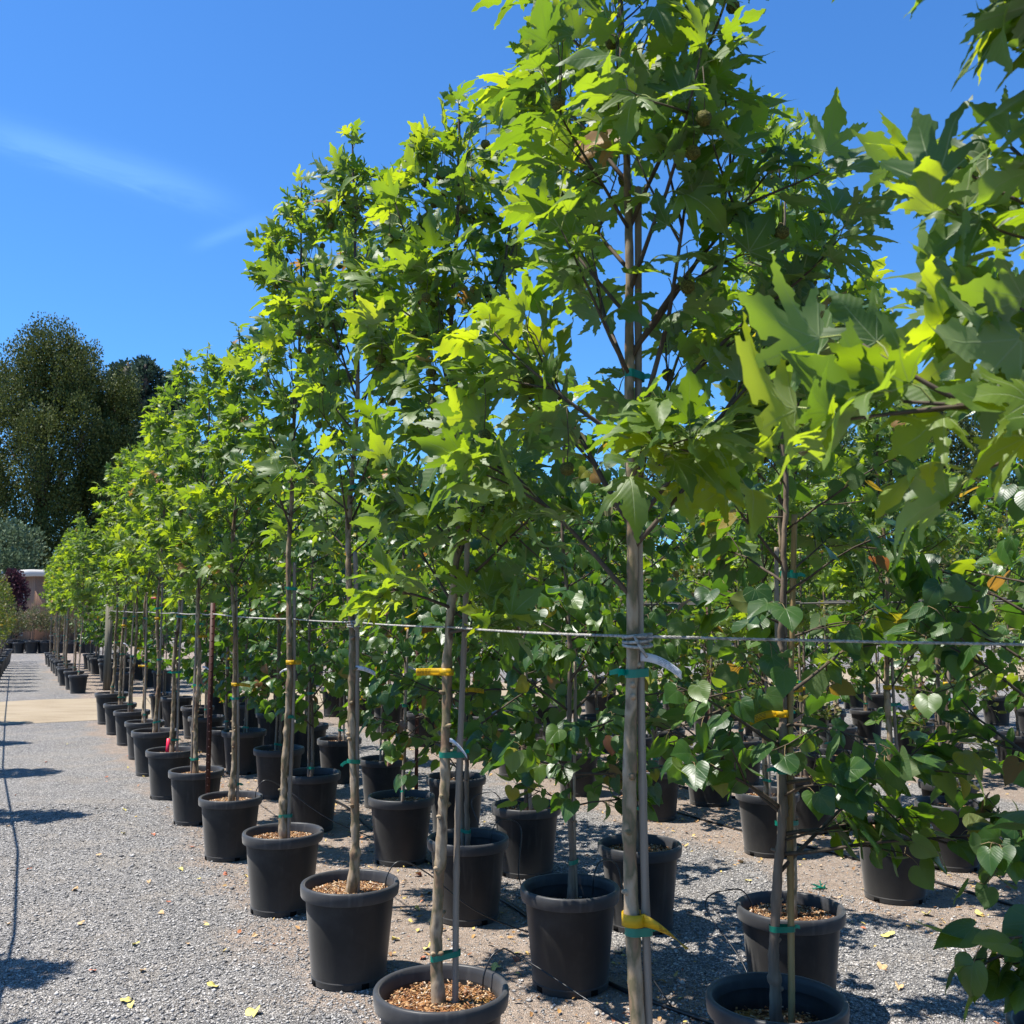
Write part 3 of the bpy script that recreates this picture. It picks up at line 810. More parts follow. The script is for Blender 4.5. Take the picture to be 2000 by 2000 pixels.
def assemble(name, label, cat, loc, rz, tr, group=None, scale=1.0, stake=(0.05, -0.01, 2.0, .011, 'bamboo'), ties=(.62, 1.05, 1.5), tags=(), soil=None,
             balls=True, holes=True, seed=0, pot_scale=1.0, cache=None):
    t = thing(name, label, cat, loc, rz, group, scale)
    p = obj('pot', POT, t); obj('rim', RIM, p)
    if holes:
        for k in range(4):
            a = k * 1.5708 + .6 - rz
            obj('drain_hole', HOLE, p, (.1655 * math.cos(a), .1655 * math.sin(a), .016), (0, 0, a + 1.5708))
    obj('soil', soil or SOILS[seed % 4], t)
    obj('trunk', tr['trunk'], t); obj('branch_foliage', tr['branches'], t); obj('crown', tr['crown'], t)
    key = (id(tr), stake, tuple(ties), tuple(tags))
    store = cache if cache is not None else {}
    if key not in store:
        L = []
        if stake:
            sx, sy, sh, sr, sm = stake
            p0 = np.array([sx, sy, .33]); q, rr = trunk_at(tr, sh)
            off = np.array([sx, sy, 0]); off = off / np.linalg.norm(off)
            p1 = q + off * (rr + sr + .002)
            L.append(('stake', stake_mesh(p0, p1, sr, sm, seed)))
            for k, z in enumerate(ties):
                a, ra = trunk_at(tr, z); f = (z - .33) / (sh - .33); b = p0 * (1 - f) + p1 * f
                L.append(('tie', tie_mesh(a, b, ra * 1.05, sr, .018, seed * 10 + k)))
        for k, (z, ang, LL, w, bend, m, tw) in enumerate(tags):
            a, ra = trunk_at(tr, z)
            L.append(('tag', strip_tag(a, ang - rz, LL, w, bend, m, 'text', ra * 1.25 + .003, tw, seed + k)))
        store[key] = L
    for nm, me in store[key]: obj(nm, me, t)
    if balls:
        for k, b in enumerate(tr['balls']): obj('seed_ball', BALLS[k % 3], t, tuple(b))
    return t

# ------------------------------------------------------------------ ground and road
g = MB(); g.add([(-900, -60, 0), (900, -60, 0), (900, 1500, 0), (-900, 1500, 0)], [(0, 1, 2), (0, 2, 3)])
tag(obj('ground', g.mesh('ground', [mat['ground']], smooth=False)), kind='structure')
rng = np.random.default_rng(5)
nn_ = np.linspace(-45, 60, 260); e0 = 16.4 + np.cumsum(rng.normal(0, .05, 260)) * .5 + .12 * np.sin(nn_ * 1.9); e1 = 20.3 + np.cumsum(rng.normal(0, .05, 260)) * .5 + .15 * np.sin(nn_ * 2.3)
e0 = 16.4 + np.clip(e0 - 16.4, -.35, .35); e1 = 20.3 + np.clip(e1 - 20.3, -.4, .4)
V = [tuple(SN(a, n, .004)) for a, n in zip(e0, nn_)] + [tuple(SN(a, n, .004)) for a, n in zip(e1, nn_)]
T = []
for k in range(259): T += [(k, k + 1, 261 + k), (k, 261 + k, 260 + k)]
g = MB(); g.add(V, [(a, b, c) for a, b, c in T]); road = g.mesh('dirt_road', [mat['road']], smooth=False)
tag(obj('dirt_road', road), kind='structure')

# leaf litter under the tree blocks
def scatter_litter():
    rng = np.random.default_rng(8); mb = MB()
    N_ = 5200
    n = np.concatenate([rng.normal(2.2, .45, 1500), rng.uniform(4.2, 6.8, 2700), rng.uniform(2.7, 4.4, 350), rng.uniform(7.6, 10.4, 650)])
    s = rng.uniform(0, 14, len(n))
    O = np.stack([RD.x * s + RN.x * n, RD.y * s + RN.y * n, np.full(len(n), .006)], 1)
    keep = (O[:, 1] > 2.5) & (O[:, 1] < 13)
    O = O[keep]; L = len(O)
    a = rng.uniform(0, 6.28, L); D = np.stack([np.cos(a), np.sin(a), rng.normal(0, .12, L)], 1)
    Nn = np.stack([rng.normal(0, .3, L), rng.normal(0, .3, L), np.ones(L)], 1)
    sz = rng.uniform(.012, .042, L)
    leaves(mb, OVAL, O + np.array([0, 0, .004]), D, Nn, sz, rng, 0, .4, .1, .08)
    return mb.mesh('leaf_litter', [mat['litter']])
tag(obj('leaf_litter', scatter_litter()), kind='stuff')

# loose stones near the camera
def scatter_stones():
    rng = np.random.default_rng(18)
    base = np.array([(1, 0, 0), (-1, 0, 0), (0, 1, 0), (0, -1, 0), (0, 0, 1), (0, 0, -1)], float)
    T0 = np.array([(0, 2, 4), (2, 1, 4), (1, 3, 4), (3, 0, 4), (2, 0, 5), (1, 2, 5), (3, 1, 5), (0, 3, 5)])
    L = 120000
    y = 3.4 + 5.2 * rng.uniform(0, 1, L) ** 1.35; x = rng.uniform(-.56, .56, L) * y
    n = x * RN.x + y * RN.y
    g_ = np.sin(n * 3 + np.sin(y * 2.1)) * .2
    keep = ~(((n + g_) > 1.5) & ((n + g_) < 2.65) & (rng.uniform(0, 1, L) < .8)) & ~((n > 4.4) & (rng.uniform(0, 1, L) < .75))
    x, y = x[keep], y[keep]; L = len(x)
    sz = rng.gamma(3.0, .0012, L) + .0014
    V = base[None] * (sz[:, None, None] * rng.uniform(.6, 1.35, (L, 1, 3))) * rng.uniform(.75, 1.25, (L, 6, 1))
    V[..., 2] *= .6
    a = rng.uniform(0, 3.14, L); c, s = np.cos(a)[:, None], np.sin(a)[:, None]
    X = V[..., 0] * c - V[..., 1] * s; Y = V[..., 0] * s + V[..., 1] * c
    V = np.stack([X + x[:, None], Y + y[:, None], V[..., 2] + sz[:, None] * .3], -1)
    mb = MB(); mb.add(V.reshape(-1, 3), (T0[None] + (np.arange(L) * 6)[:, None, None]).reshape(-1, 3))
    M = NT('loose_stone')
    r = M.n('ShaderNodeNewGeometry').outputs['Random Per Island']
    m = M.done(M.bsdf(M.ramp(r, [(0, (0.13, 0.126, 0.124)), (0.35, (0.26, 0.25, 0.242)), (0.6, (0.35, 0.333, 0.315)), (0.85, (0.46, 0.435, 0.405)), (1, (0.62, 0.585, 0.545))]), .85, .25))
    return mb.mesh('gravel', [m], smooth=False)
tag(obj('gravel', scatter_stones()), kind='stuff')

# ------------------------------------------------------------------ plane trees of the first row
cache = {}
def px(u, v, z):      # a point seen in the photograph at a known height above ground
    d = pix_dir(u, v); k = (z - CAM_H) / d.z
    return Vector((0, 0, CAM_H)) + d * k
ROW1 = 'potted plane trees in the front row beside the open gravel aisle'
def prof_m(t): return np.interp(t, [0, .3, .6, 1], [.8, 1, .9, .5])
def prof_n(t): return np.interp(t, [0, .15, .33, .5, .65, 1], [.95, 1.05, 1, .72, .5, .2])
near = {
  'M': make_tree(101, 3.3, 1.86, .44, 26, (0.0, 0), .019, (.074, .112), prof=prof_m, spacing=.046, extra=((1.86, -1, .1, .14, .46), (1.9, -1, .45, .2, .36), (2.15, -1, .0, .7, .5), (2.3, -1, .5, .8, .5), (2.35, -1, -.2, .5, .35)), nballs=10),
  'N': make_tree(102, 3.75, 1.74, .34, 30, (.0, 0), .0178, (.066, .108), prof=prof_n, spacing=.040, twigs=(1, 4), extra=((1.66, -1, .2, 1.2, .5), (1.82, 1, -.2, 1.1, .6), (2.0, 1, .1, 1.3, .7), (2.2, .9, -.2, 1.2, .5)), wind=(.0, 0, .12), nballs=44, wob=.005),
  'A': make_tree(103, 3.42, 1.62, .30, 28, (.05, .05), .0195, (.07, .112), spacing=.042, twigs=(1, 4), nballs=60, wob=.016, extra=((1.7, .9, -.3, .8, .4), (1.56, .5, -.6, .15, .24), (1.64, -.7, -.5, .3, .26), (2.3, -.55, 0, 1.8, .75), (2.4, .6, .2, 1.6, .8))),
  'B': make_tree(104, 3.90, 1.85, .33, 28, (-.02, 0), .0198, (.07, .112), spacing=.043, twigs=(1, 3), nballs=40, wob=.014, extra=((2.6, -.5, .2, 1.5, .7),)),
  'C': make_tree(105, 4.12, 1.85, .33, 30, (.03, 0), .0205, (.07, .112), spacing=.042, twigs=(1, 3), nballs=36, wob=.010),
}
def frontlab(i, extra): return f'plane tree, {ORD[i]} in the front row, {extra}'
pos = {'N': SN(1.84, 1.23), 'A': px(862, 1927, .42), 'B': px(684, 1721, .42), 'C': px(553, 1622, .42)}
for k in pos: pos[k].z = 0
YT, WT = 'yellow_tag', 'white_tag'
assemble('potted_plane_tree', 'plane tree beside the camera, only its large leaves hanging into view', 'potted tree', SN(.60, 1.36), .0, near['M'], ROW1, seed=1, cache=cache)
assemble('potted_plane_tree', 'plane tree with thick trunk, its pot below view, tied rope and white tag', 'potted tree', pos['N'], 0, near['N'], ROW1, seed=2,
         stake=(.022, .016, 2.6, .0095, 'bamboo'), ties=(.955, 1.50, 2.16), tags=((.98, -.5, .10, .026, -.045, YT, 1.3), (1.535, -.12, .088, .019, -.040, WT, .1)), cache=cache)
assemble('potted_plane_tree', 'plane tree in cut-off pot of orange mulch, flat yellow tag on trunk', 'potted tree', pos['A'], 0, near['A'], ROW1, seed=3,
         stake=(.045, .0, 1.9, .011, 'bamboo'), ties=(.52, 1.16), tags=((1.43, 3.3, .085, .024, .0, YT, 0), (1.21, -.6, .07, .013, -.05, WT, .3)), cache=cache)
assemble('potted_plane_tree', 'tall plane tree with yellow band and white tag, second fully visible pot', 'potted tree', pos['B'], 0, near['B'], ROW1, seed=4,
         stake=(.040, .0, 1.9, .012, 'bamboo'), ties=(.95, 1.62, 2.2), tags=((1.37, .1, .09, .02, -.03, WT, .3),), cache=cache)
assemble('potted_plane_tree', 'plane tree with trunk leaning beside two grey stakes, fourth pot along the gravel', 'potted tree', pos['C'], 0, near['C'], ROW1, seed=5,
         stake=(.035, .0, 1.9, .011, 'bamboo'), ties=(.50, 1.04, 1.75), tags=((1.34, 0, .04, .025, 0, YT, 0), (1.3, 3.4, .04, .012, -.02, WT, 0)), cache=cache)
# further ones share four forms
FV = [make_tree(200 + k, 3.78 + .12 * (k % 3), 1.76, .30, 28, ((k - 2) * .02, 0), .0195, (.068, .108), nballs=0, spacing=.043, twigs=(1, 4), wob=.014) for k in range(4)]
far_px = [(451, 1547), (384, 1497), (335, 1461), (303, 1428), (283, 1405), (258, 1385), (235, 1370), (218, 1355)]
TAGV = [((1.2, 0, .09, .024, -.01, YT, 0),), ((1.5, .3, .04, .022, 0, YT, 0), (1.25, -.2, .08, .015, -.04, WT, .2)), (), ((1.5, .3, .04, .022, 0, YT, 0), (1.7, 2.9, .06, .02, 0, 'orange_tag', .3)), ((1.05, 3.2, .07, .022, 0, YT, 0),)]
rnd = random.Random(4)
extras = ['beside the rusty red steel post', 'with a pink label stuck in its soil', 'on the gravel edge', 'with white tag on trunk', 'before the dirt road', 'near the wooden post', 'close to the dirt road edge', 'last before the dirt road']
for i, (u, v) in enumerate(far_px):
    p = px(u, v, .42); p.z = 0
    rz = rnd.uniform(0, 6.28)
    assemble('potted_plane_tree', frontlab(i + 5, extras[i]), 'potted tree', p, rz if i else 0, FV[i % 4], ROW1, scale=rnd.uniform(.93, 1.05), seed=i,
             stake=(.045, .01, 1.9, .011, 'bamboo'), ties=(.5, 1.1, 1.6), tags=TAGV[i % 5], cache=cache, holes=i < 3)
s = 21.3; i = 0
while s < 33:
    p = SN(s + rnd.uniform(-.08, .08), 1.3 + rnd.uniform(-.06, .06))
    assemble('potted_plane_tree', f'plane tree in black pot, {ORD[i]} beyond the dirt road in the front row', 'potted tree', p, rnd.uniform(0, 6.28), FV[(i + 1) % 4], 'plane trees in the front row beyond the dirt road',
             scale=rnd.uniform(.82, .90), seed=i, stake=(.045, .01, 1.9, .011, 'bamboo'), ties=(.5, 1.1, 1.6), tags=(), cache=cache, holes=False)
    s += 1.12; i += 1

# ------------------------------------------------------------------ heart-leaved trees and the rows behind
def prof_h(t): return np.interp(t, [0, .1, .3, .6, .85, 1], [.8, 1, 1, .85, .6, .2])
HK = dict(tpl='heart', prof=prof_h, twigs=(2, 4), wind=(0, 0, -.1))
hearts_near = {
  'R1': make_tree(301, 3.05, .90, .42, 26, (.10, .05), .0165, (.066, .094), spacing=.048, extra=((.80, .8, .3, .75, .75), (.86, 1, -.1, .12, .7), (.92, 1, .2, .2, .55), (1.08, 1, -.5, .30, .6), (1.35, .7, .6, .4, .6), (1.0, -.7, -.3, .6, .45)), wob=.012, nballs=0, **HK),
  'R2': make_tree(302, 2.75, .72, .46, 32, (-.02, 0), .0145, (.062, .090), spacing=.038, wob=.014, nballs=0, extra=((.9, .9, -.2, .1, .45), (.95, -.9, .1, .2, .45)), **HK),
  'R0': make_tree(303, 2.9, .80, .34, 22, (0, 0), .017, (.075, .10), spacing=.045, nballs=0, extra=((1.0, -1, -.12, .02, .52), (.96, -1, .2, -.05, .45), (2.25, -1, .15, .3, .42)), **HK),
}
HV = [make_tree(310 + k, 2.8 + .15 * (k % 2), .72, .45, 30, ((k - 1) * .02, 0), .0135, (.060, .088), spacing=.043, nballs=0, **HK) for k in range(3)]
PV = [make_tree(330 + k, 3.2 + .1 * k, 1.2, .38, 30, (0, 0), .019, (.06, .10), nballs=0, spacing=.038, twigs=(2, 4)) for k in range(2)]
SV = [make_tree(350 + k, 2.4 + .2 * k, .7, .36, 34, (0, 0), .014, (.04, .065), tpl='shrub', spacing=.035, nballs=0, twigs=(2, 4)) for k in range(2)]
p3 = make_tree(340, 3.8, 1.85, .36, 30, (.04, 0), .018, (.07, .11), spacing=.042, twigs=(1, 4), nballs=50)

def setp(u, v):
    p = px(u, v, .42); p.z = 0; return p
ROW2 = 'heart-leaved trees in the second row'
ROW3 = 'trees in the third row'
assemble('potted_redbud', 'heart-leaved tree beside the camera, only drooping leaf sprays reaching into view', 'potted tree', SN(1.2, 2.29), 0, hearts_near['R0'], ROW2, seed=1, cache=cache)
assemble('potted_redbud', 'heart-leaved tree in front pot of fallen yellow leaves, tan bamboo stake, curled yellow tag', 'potted tree', setp(1516, 1946), 0, hearts_near['R1'], ROW2, seed=2,
         stake=(.038, -.01, 1.95, .011, 'yellow_bamboo'), ties=(.63, 1.12, 1.75), tags=((1.3, 3.35, .10, .024, -.025, YT, .1),), soil=LOWSOIL, cache=cache)
assemble('potted_redbud', 'heart-leaved tree with forked thin trunk and bright green tie, pot behind the thick trunk', 'potted tree', setp(1113, 1730), 0, hearts_near['R2'], ROW2, seed=3,
         stake=(.03, .02, 1.4, .008, 'bamboo'), ties=(.52, 1.1), tags=(), soil=LOWSOIL, cache=cache)
r2 = [((914, 1634), 'directly behind the yellow tagged trunk'), ((784, 1553), 'with leaves hanging just over its rim'), ((608, 1508), 'with green tie at its base'), ((545, 1460), 'behind the leaning trunk'), ((477, 1426), 'with yellow tag')]
for i, ((u, v), ex) in enumerate(r2):
    assemble('potted_redbud', f'heart-leaved tree, {ORD[i + 3]} in the second row, {ex}', 'potted tree', setp(u, v), rnd.uniform(0, 6.28), HV[i % 3], ROW2, seed=i,
             stake=(.035, .01, 1.5, .009, 'bamboo'), ties=(.45, 1.0), tags=TAGV[i % 5], soil=LOWSOIL if i in (0, 2) else None, cache=cache)
assemble('potted_plane_tree', 'tall plane tree in scuffed grey pot, two stakes, third row beside the open gravel', 'potted tree', setp(1543, 1768), 0, p3, ROW3, seed=0,
         stake=(-.05, .0, 1.9, .011, 'bamboo'), ties=(.75, 1.2, 1.6), tags=((1.3, 0, .05, .024, 0, YT, 0),), cache=cache)
assemble('potted_redbud', 'heart-leaved tree whose pot edge just enters view behind the lowest leaf spray', 'potted tree', SN(1.96, 2.88), 1.0, HV[0], ROW3, seed=2, stake=None, ties=(), cache=cache)
assemble('potted_redbud', 'heart-leaved tree with white stake, pale rimmed pot behind the thick trunk', 'potted tree', setp(1249, 1646), 2.0, HV[1], ROW3, seed=2,
         stake=(-.04, -.01, 1.5, .011, 'bamboo'), ties=(.6, 1.1), tags=(), cache=cache)
assemble('potted_redbud', 'heart-leaved tree in pot with a yellow leaf on its soil, third row', 'potted tree', setp(1028, 1570), 2.6, HV[2], ROW3, seed=1,
         stake=(-.04, .0, 1.5, .012, 'bamboo'), ties=(.55, 1.2), tags=(), cache=cache)
assemble('potted_redbud', 'heart-leaved tree in pot between the flat yellow tag trunk and taller trunk, third row', 'potted tree', setp(891, 1515), 4.6, HV[0], ROW3, seed=2,
         stake=(-.04, .0, 1.5, .009, 'bamboo'), ties=(.55, 1.2), tags=(), cache=cache)

def row(n, s0, s1, step, kinds, rowname, skip=(), jit=.07):
    s = s0; i = 0
    while s < s1:
        if not (16.0 < s < 20.9):
            p = SN(s + rnd.uniform(-jit, jit), n + rnd.uniform(-jit, jit))
            if abs(p.x) < .56 * p.y + 1.1 and p.y > 4.2:
                kd = kinds[rnd.randrange(len(kinds))]
                tr, nm, wd = {'h': (HV[rnd.randrange(3)], 'potted_redbud', 'heart-leaved tree'), 'p': (PV[rnd.randrange(2)], 'potted_plane_tree', 'young plane tree'), 's': (SV[rnd.randrange(2)], 'potted_shrub', 'small-leaved golden green shrub')}[kd]
                assemble(nm, f'{wd} in black pot, {ORD[min(i, 29)]} in {rowname}', 'potted tree' if kd != 's' else 'potted shrub', p, rnd.uniform(0, 6.28), tr, f'potted trees in {rowname}', scale=rnd.uniform(.9, 1.04), seed=i,
                         stake=(.04, .01, 1.6, .010, 'bamboo') if rnd.random() < .8 else None, ties=(.5, 1.1) if p.y < 14 else (), tags=TAGV[rnd.randrange(5)] if p.y < 13 else (), holes=p.y < 8, cache=cache)
                i += 1
        s += step
row(2.2, 10.9, 15.8, 1.2, 'hhp', 'the far end of the second row')
row(2.2, 21.2, 30, 1.2, 'ph', 'the second row past the dirt road')
row(2.9, 8.1, 15.8, 1.25, 'hph', 'the far end of the third row')
row(2.9, 21.2, 30, 1.2, 'hp', 'the third row past the dirt road')
row(4.6, 3.0, 26, 1.2, 'hhp', 'the first row beyond the open gravel')
row(5.4, 2.2, 24, 1.2, 'hhsp', 'the second row beyond the open gravel')
row(6.2, 1.6, 24, 1.2, 'hph', 'the third row beyond the open gravel')
row(8.0, 0.5, 24, 1.25, 'hpp', 'the near row of the far block')
row(8.8, 0.3, 20, 1.25, 'hsp', 'the middle row of the far block')
row(9.6, 0.2, 20, 1.3, 'hpp', 'the back row of the far block')
row(11.6, -2, 20, 1.3, 'pph', 'the near row of the last block')
row(12.6, -2, 18, 1.3, 'pph', 'the back row of the last block')

# row at the aisle's other side
LS = [make_tree(370 + k, 2.55, .85, .24, 34, (0, 0), .014, (.06, .09), tpl='shrub', spacing=.035, nballs=0, twigs=(2, 3)) for k in range(2)]
a0, a1 = Vector((-3.0, 4.1, 0)), Vector((-12.6, 24.6, 0))
for i, (x, y) in enumerate(((-2.95, 3.75), (-3.45, 4.55), (-4.85, 8.0), (-5.95, 10.1), (-7.3, 12.3), (-8.3, 14.4))):
    assemble('potted_plane_tree', f'plane tree in black pot, {ORD[i]} in the row across the aisle', 'potted tree', (x, y, 0), rnd.uniform(0, 6.28), FV[i % 4], 'plane trees in the row across the aisle', scale=.86, seed=i,
             stake=(.04, .01, 1.5, .010, 'bamboo'), ties=(), tags=(), holes=False, cache=cache)
for i in range(11):
    p = a0.lerp(a1, (14 + i * .95) / 18.0)
    assemble('potted_shrub', f'golden green upright shrub in black pot, {ORD[i]} in the row across the aisle', 'potted shrub', p, rnd.uniform(0, 6.28), LS[i % 2], 'golden shrubs across the aisle', scale=rnd.uniform(.93, 1.05), seed=i + 2,
             stake=(.04, .01, 1.5, .010, 'bamboo'), ties=(), tags=(), holes=False, cache=cache)

# ------------------------------------------------------------------ ropes, posts, hoses
def rope_mesh(pts, r, twist=True, m='rope'):
    mb = MB(); pts = np.array(pts, float)
    seg = np.linalg.norm(np.diff(pts, axis=0), axis=1); Ls = np.concatenate([[0], np.cumsum(seg)])
    near_ = twist
    n = max(3, int(Ls[-1] / (.006 if near_ else .15)))
    q = np.linspace(0, Ls[-1], n); P = np.stack([np.interp(q, Ls, pts[:, i]) for i in range(3)], 1)
    if near_:
        d = P[-1] - P[0]; d /= np.linalg.norm(d); u = np.cross(d, [0, 0, 1]); u /= np.linalg.norm(u); w = np.cross(d, u)
        for k in range(3):
            a = q / .030 * 2 * np.pi + k * 2.094
            mb.tube(P + r * .55 * (np.cos(a)[:, None] * u + np.sin(a)[:, None] * w), r * .55, 5)
    else:
        mb.tube(P, r, 6)
    return mb.mesh('rope', [mat[m]])
def sag(p, q, k, n=9):
    return [tuple(p.lerp(q, i / (n - 1)) - Vector((0, 0, k * 4 * (i / (n - 1)) * (1 - i / (n - 1))))) for i in range(n)]
nodes = [SN(-.6, 1.5, 1.575) + Vector((1.4, .9, 0)), pos['N'] + Vector((0, .0, 1.578)), pos['A'] + Vector((.0, 0, 1.585)), pos['B'] + Vector((0, 0, 1.575)), pos['C'] + Vector((.03, 0, 1.575))]
nodes = [Vector((1.9, 2.1, 1.555)), pos['N'] + Vector((.0, -.028, 1.580)), pos['A'] + Vector((.02, -.03, 1.578)), pos['B'] + Vector((.0, -.03, 1.578)), pos['C'] + Vector((.045, -.03, 1.58))]
pts = []
for a, b in zip(nodes[:-1], nodes[1:]): pts += sag(a, b, .004)[:-1]
pts.append(tuple(nodes[-1]))
P1 = px(403, 1632, 0.0); P1.z = 0
tag(obj('rope', rope_mesh(pts, .0033)), 'twisted grey rope strung through the front row of trunks at eye height', 'rope')
far_nodes = [nodes[-1]] + [Vector((p.x, p.y, 1.6)) for p in (P1, setp(384, 1497), setp(335, 1461), setp(283, 1405), setp(235, 1370))] + [px(208, 1345, 0) + Vector((0, 0, 1.6))]
fp = []
for a, b in zip(far_nodes[:-1], far_nodes[1:]): fp += sag(a, b, .01, 5)[:-1]
fp.append(tuple(far_nodes[-1]))
tag(obj('rope', rope_mesh(fp, .005, False)), 'thin pale rope continuing from the leaning trunk to the square wooden post', 'rope')
# knots round the trunks
def knot(p, r, label):
    mb = MB()
    for k in range(3):
        a = np.linspace(0, 2 * np.pi, 24); z = .004 * np.sin(a + k) + (k - 1) * .010
        mb.tube(np.stack([p.x + (r + .003) * np.cos(a), p.y + (r + .003) * np.sin(a), p.z + z], 1), (.0036), 6)
    mb.tube([(p.x - .01, p.y - r - .004, p.z + .01), (p.x, p.y - r - .012, p.z - .012), (p.x + .016, p.y - r - .006, p.z - .035)], .0034, 6)
    tag(obj('rope_knot', mb.mesh('rope_knot', [mat['rope']])), label, 'knot')
knot(Vector((*trunk_at(near['N'], 1.57)[0][:2], 0)) + pos['N'] + Vector((.010, .008, 1.57)), .028, 'rope wound and knotted round the thick trunk near its white tag')
knot(Vector((*trunk_at(near['B'], 1.57)[0][:2], 0)) + pos['B'] + Vector((.015, 0, 1.57)), .029, 'rope knotted round the trunk with the yellow band')
# ropes over the far blocks
for k, (n, s0, s1, z, lab) in enumerate(((4.6, 2.6, 15, 1.68, 'dark rope along the first row beyond the open gravel'), (5.4, 2.0, 15, 1.70, 'dark rope along the second row beyond the open gravel'),
                                        (6.2, 1.2, 15, 1.72, 'dark rope along the third row beyond the open gravel'), (8.0, .5, 15, 1.7, 'dark rope along the near row of the far block'))):
    tag(obj('rope', rope_mesh([tuple(SN(s0, n + .05, z)), tuple(SN((s0 + s1) / 2, n + .05, z - .02)), tuple(SN(s1, n + .05, z))], .006, False, 'cable')), lab, 'rope')
# rope along the other side of the aisle
tag(obj('rope', rope_mesh([(-2.3, 2.6, 1.45), (-2.64, 4.0, 1.5), (-3.15, 5.2, 1.5), (-3.97, 6.9, 1.5), (-5.9, 10.5, 1.5), (-8.1, 14.9, 1.5), (-12.9, 24.6, 1.5)], .010, False)), 'rope strung along the row across the aisle', 'rope')

def tpost(p, h, label, m='rust'):
    mb = MB(); mb.box((0, 0, h / 2), (.034, .006, h)); mb.box((0, .0145, h / 2 - .001), (.006, .023, h - .004))
    st = MB()
    o = thing('steel_post', label, 'post', p, .5)
    obj('shaft', mb.mesh('shaft', [mat[m]], smooth=False), o)
    for z in np.arange(.3, h - .05, .055): st.box((0, -.0055, z), (.014, .006, .012))
    obj('studs', st.mesh('stud', [mat[m]], smooth=False), o)
    return o
tpost(P1, 1.68, 'rusty red steel post standing in front of the fifth pot')
for k, (u, v, z, lab) in enumerate(((813, 1545, 0, 'rusty red steel post behind the second row pots'), (1390, 1560, 0, 'tan brown steel post in the dirt beyond the open gravel'), (200, 1300, 0, 'dark red steel post past the dirt road'))):
    p = px(u, v, 0); p.z = 0; tpost(p, 1.65, lab)
pw = px(208, 1348, 0); pw.z = 0
o = thing('wooden_post', 'grey square weathered wooden post at the dirt road edge', 'post', pw, .45)
mb = MB(); mb.box((0, 0, .86), (.135, .135, 1.72)); obj('shaft', mb.mesh('shaft', [mat['old_wood']], smooth=False), o)
mb = MB(); mb.tube([(-.02, -.07, 1.5), (.02, -.085, 1.51), (.06, -.07, 1.5)], .008, 6); obj('staple', mb.mesh('staple', [mat['cable']]), o)
# stake label in the soil
pk = setp(335, 1461)
mb = MB(); mb.box((0, 0, .0), (.03, .003, .17)); pl_ = obj('plant_label', mb.mesh('plant_label', [mat['pink_tag']], smooth=False), None, (pk.x + .0, pk.y - .1, .43), (0, .05, .2))
tag(pl_, 'bright pink plastic label stuck upright in pot soil', 'label')

def hose(pts, r, label, name='irrigation_hose', sides=8):
    mb = MB(); P = np.array(pts, float); n = len(P) * 14
    # Catmull-Rom
    Q = []
    E = np.vstack([2 * P[0] - P[1], P, 2 * P[-1] - P[-2]])
    for i in range(1, len(E) - 2):
        for t in np.linspace(0, 1, 14, endpoint=False):
            a, b, c, d = E[i - 1:i + 3]
            Q.append(.5 * ((2 * b) + (-a + c) * t + (2 * a - 5 * b + 4 * c - d) * t * t + (-a + 3 * b - 3 * c + d) * t ** 3))
    Q.append(P[-1]); mb.tube(Q, r, sides)
    return tag(obj(name, mb.mesh(name, [mat['hose']])), label, 'hose')
rg = np.random.default_rng(77)
def run(n, s0, s1, r, amp=.06, step=1.1):
    return [tuple(SN(s, n + rg.normal(0, amp), r + .002)) for s in np.arange(s0, s1, step)]
hose(run(2.52, .6, 15, .010), .010, 'thick black irrigation pipe lying between the second and third rows')
hose(run(5.75, 1.0, 15, .011), .011, 'black irrigation pipe on the leaf strewn dirt beyond the open gravel')
hose(run(4.95, 1.6, 15, .008), .008, 'thinner black pipe on the dirt at the open gravel edge')
def drip(pot, target, label, side=(.13, .08)):
    q = Vector((pot.x + side[0], pot.y + side[1], 0))
    out_ = Vector((side[0], side[1], 0)).normalized()
    e = Vector(target)
    m_ = (q + e) / 2
    hose([(q.x, q.y, .345), (q.x + out_.x * .01, q.y + out_.y * .01, .43), (q.x + out_.x * .07, q.y + out_.y * .07, .485), (q.x + out_.x * .20, q.y + out_.y * .20, .42), (m_.x, m_.y, .22), (e.x, e.y, .02)], .0032, label, 'drip_tube', 6)
drip(pos['A'], SN(1.9, 2.5), 'thin black drip tube arching from the nearest orange mulch pot across to the pipe', (.13, .10))
drip(pos['B'], SN(4.3, 2.5), 'thin black drip tube looping out of the tall plane tree pot', (.15, .06))
drip(setp(1113, 1730), SN(3.5, 2.5), 'thin black drip tube rising from the pot behind the thick trunk', (.11, .12))
drip(setp(1028, 1570), SN(5.6, 2.5), 'thin black drip tube over the rim of the third row pot', (-.15, .03))
drip(setp(1543, 1768), SN(3.0, 2.45), 'thin black drip tube hanging in a long loop beside the scuffed grey pot', (-.15, .0))
drip(setp(451, 1547), SN(6.4, 2.5), 'thin black drip tube behind the pot by the red post', (.15, .05))
drip(setp(914, 1634), SN(4.5, 2.5), 'thin black drip tube in the pot directly behind the tagged trunk', (.12, .08))

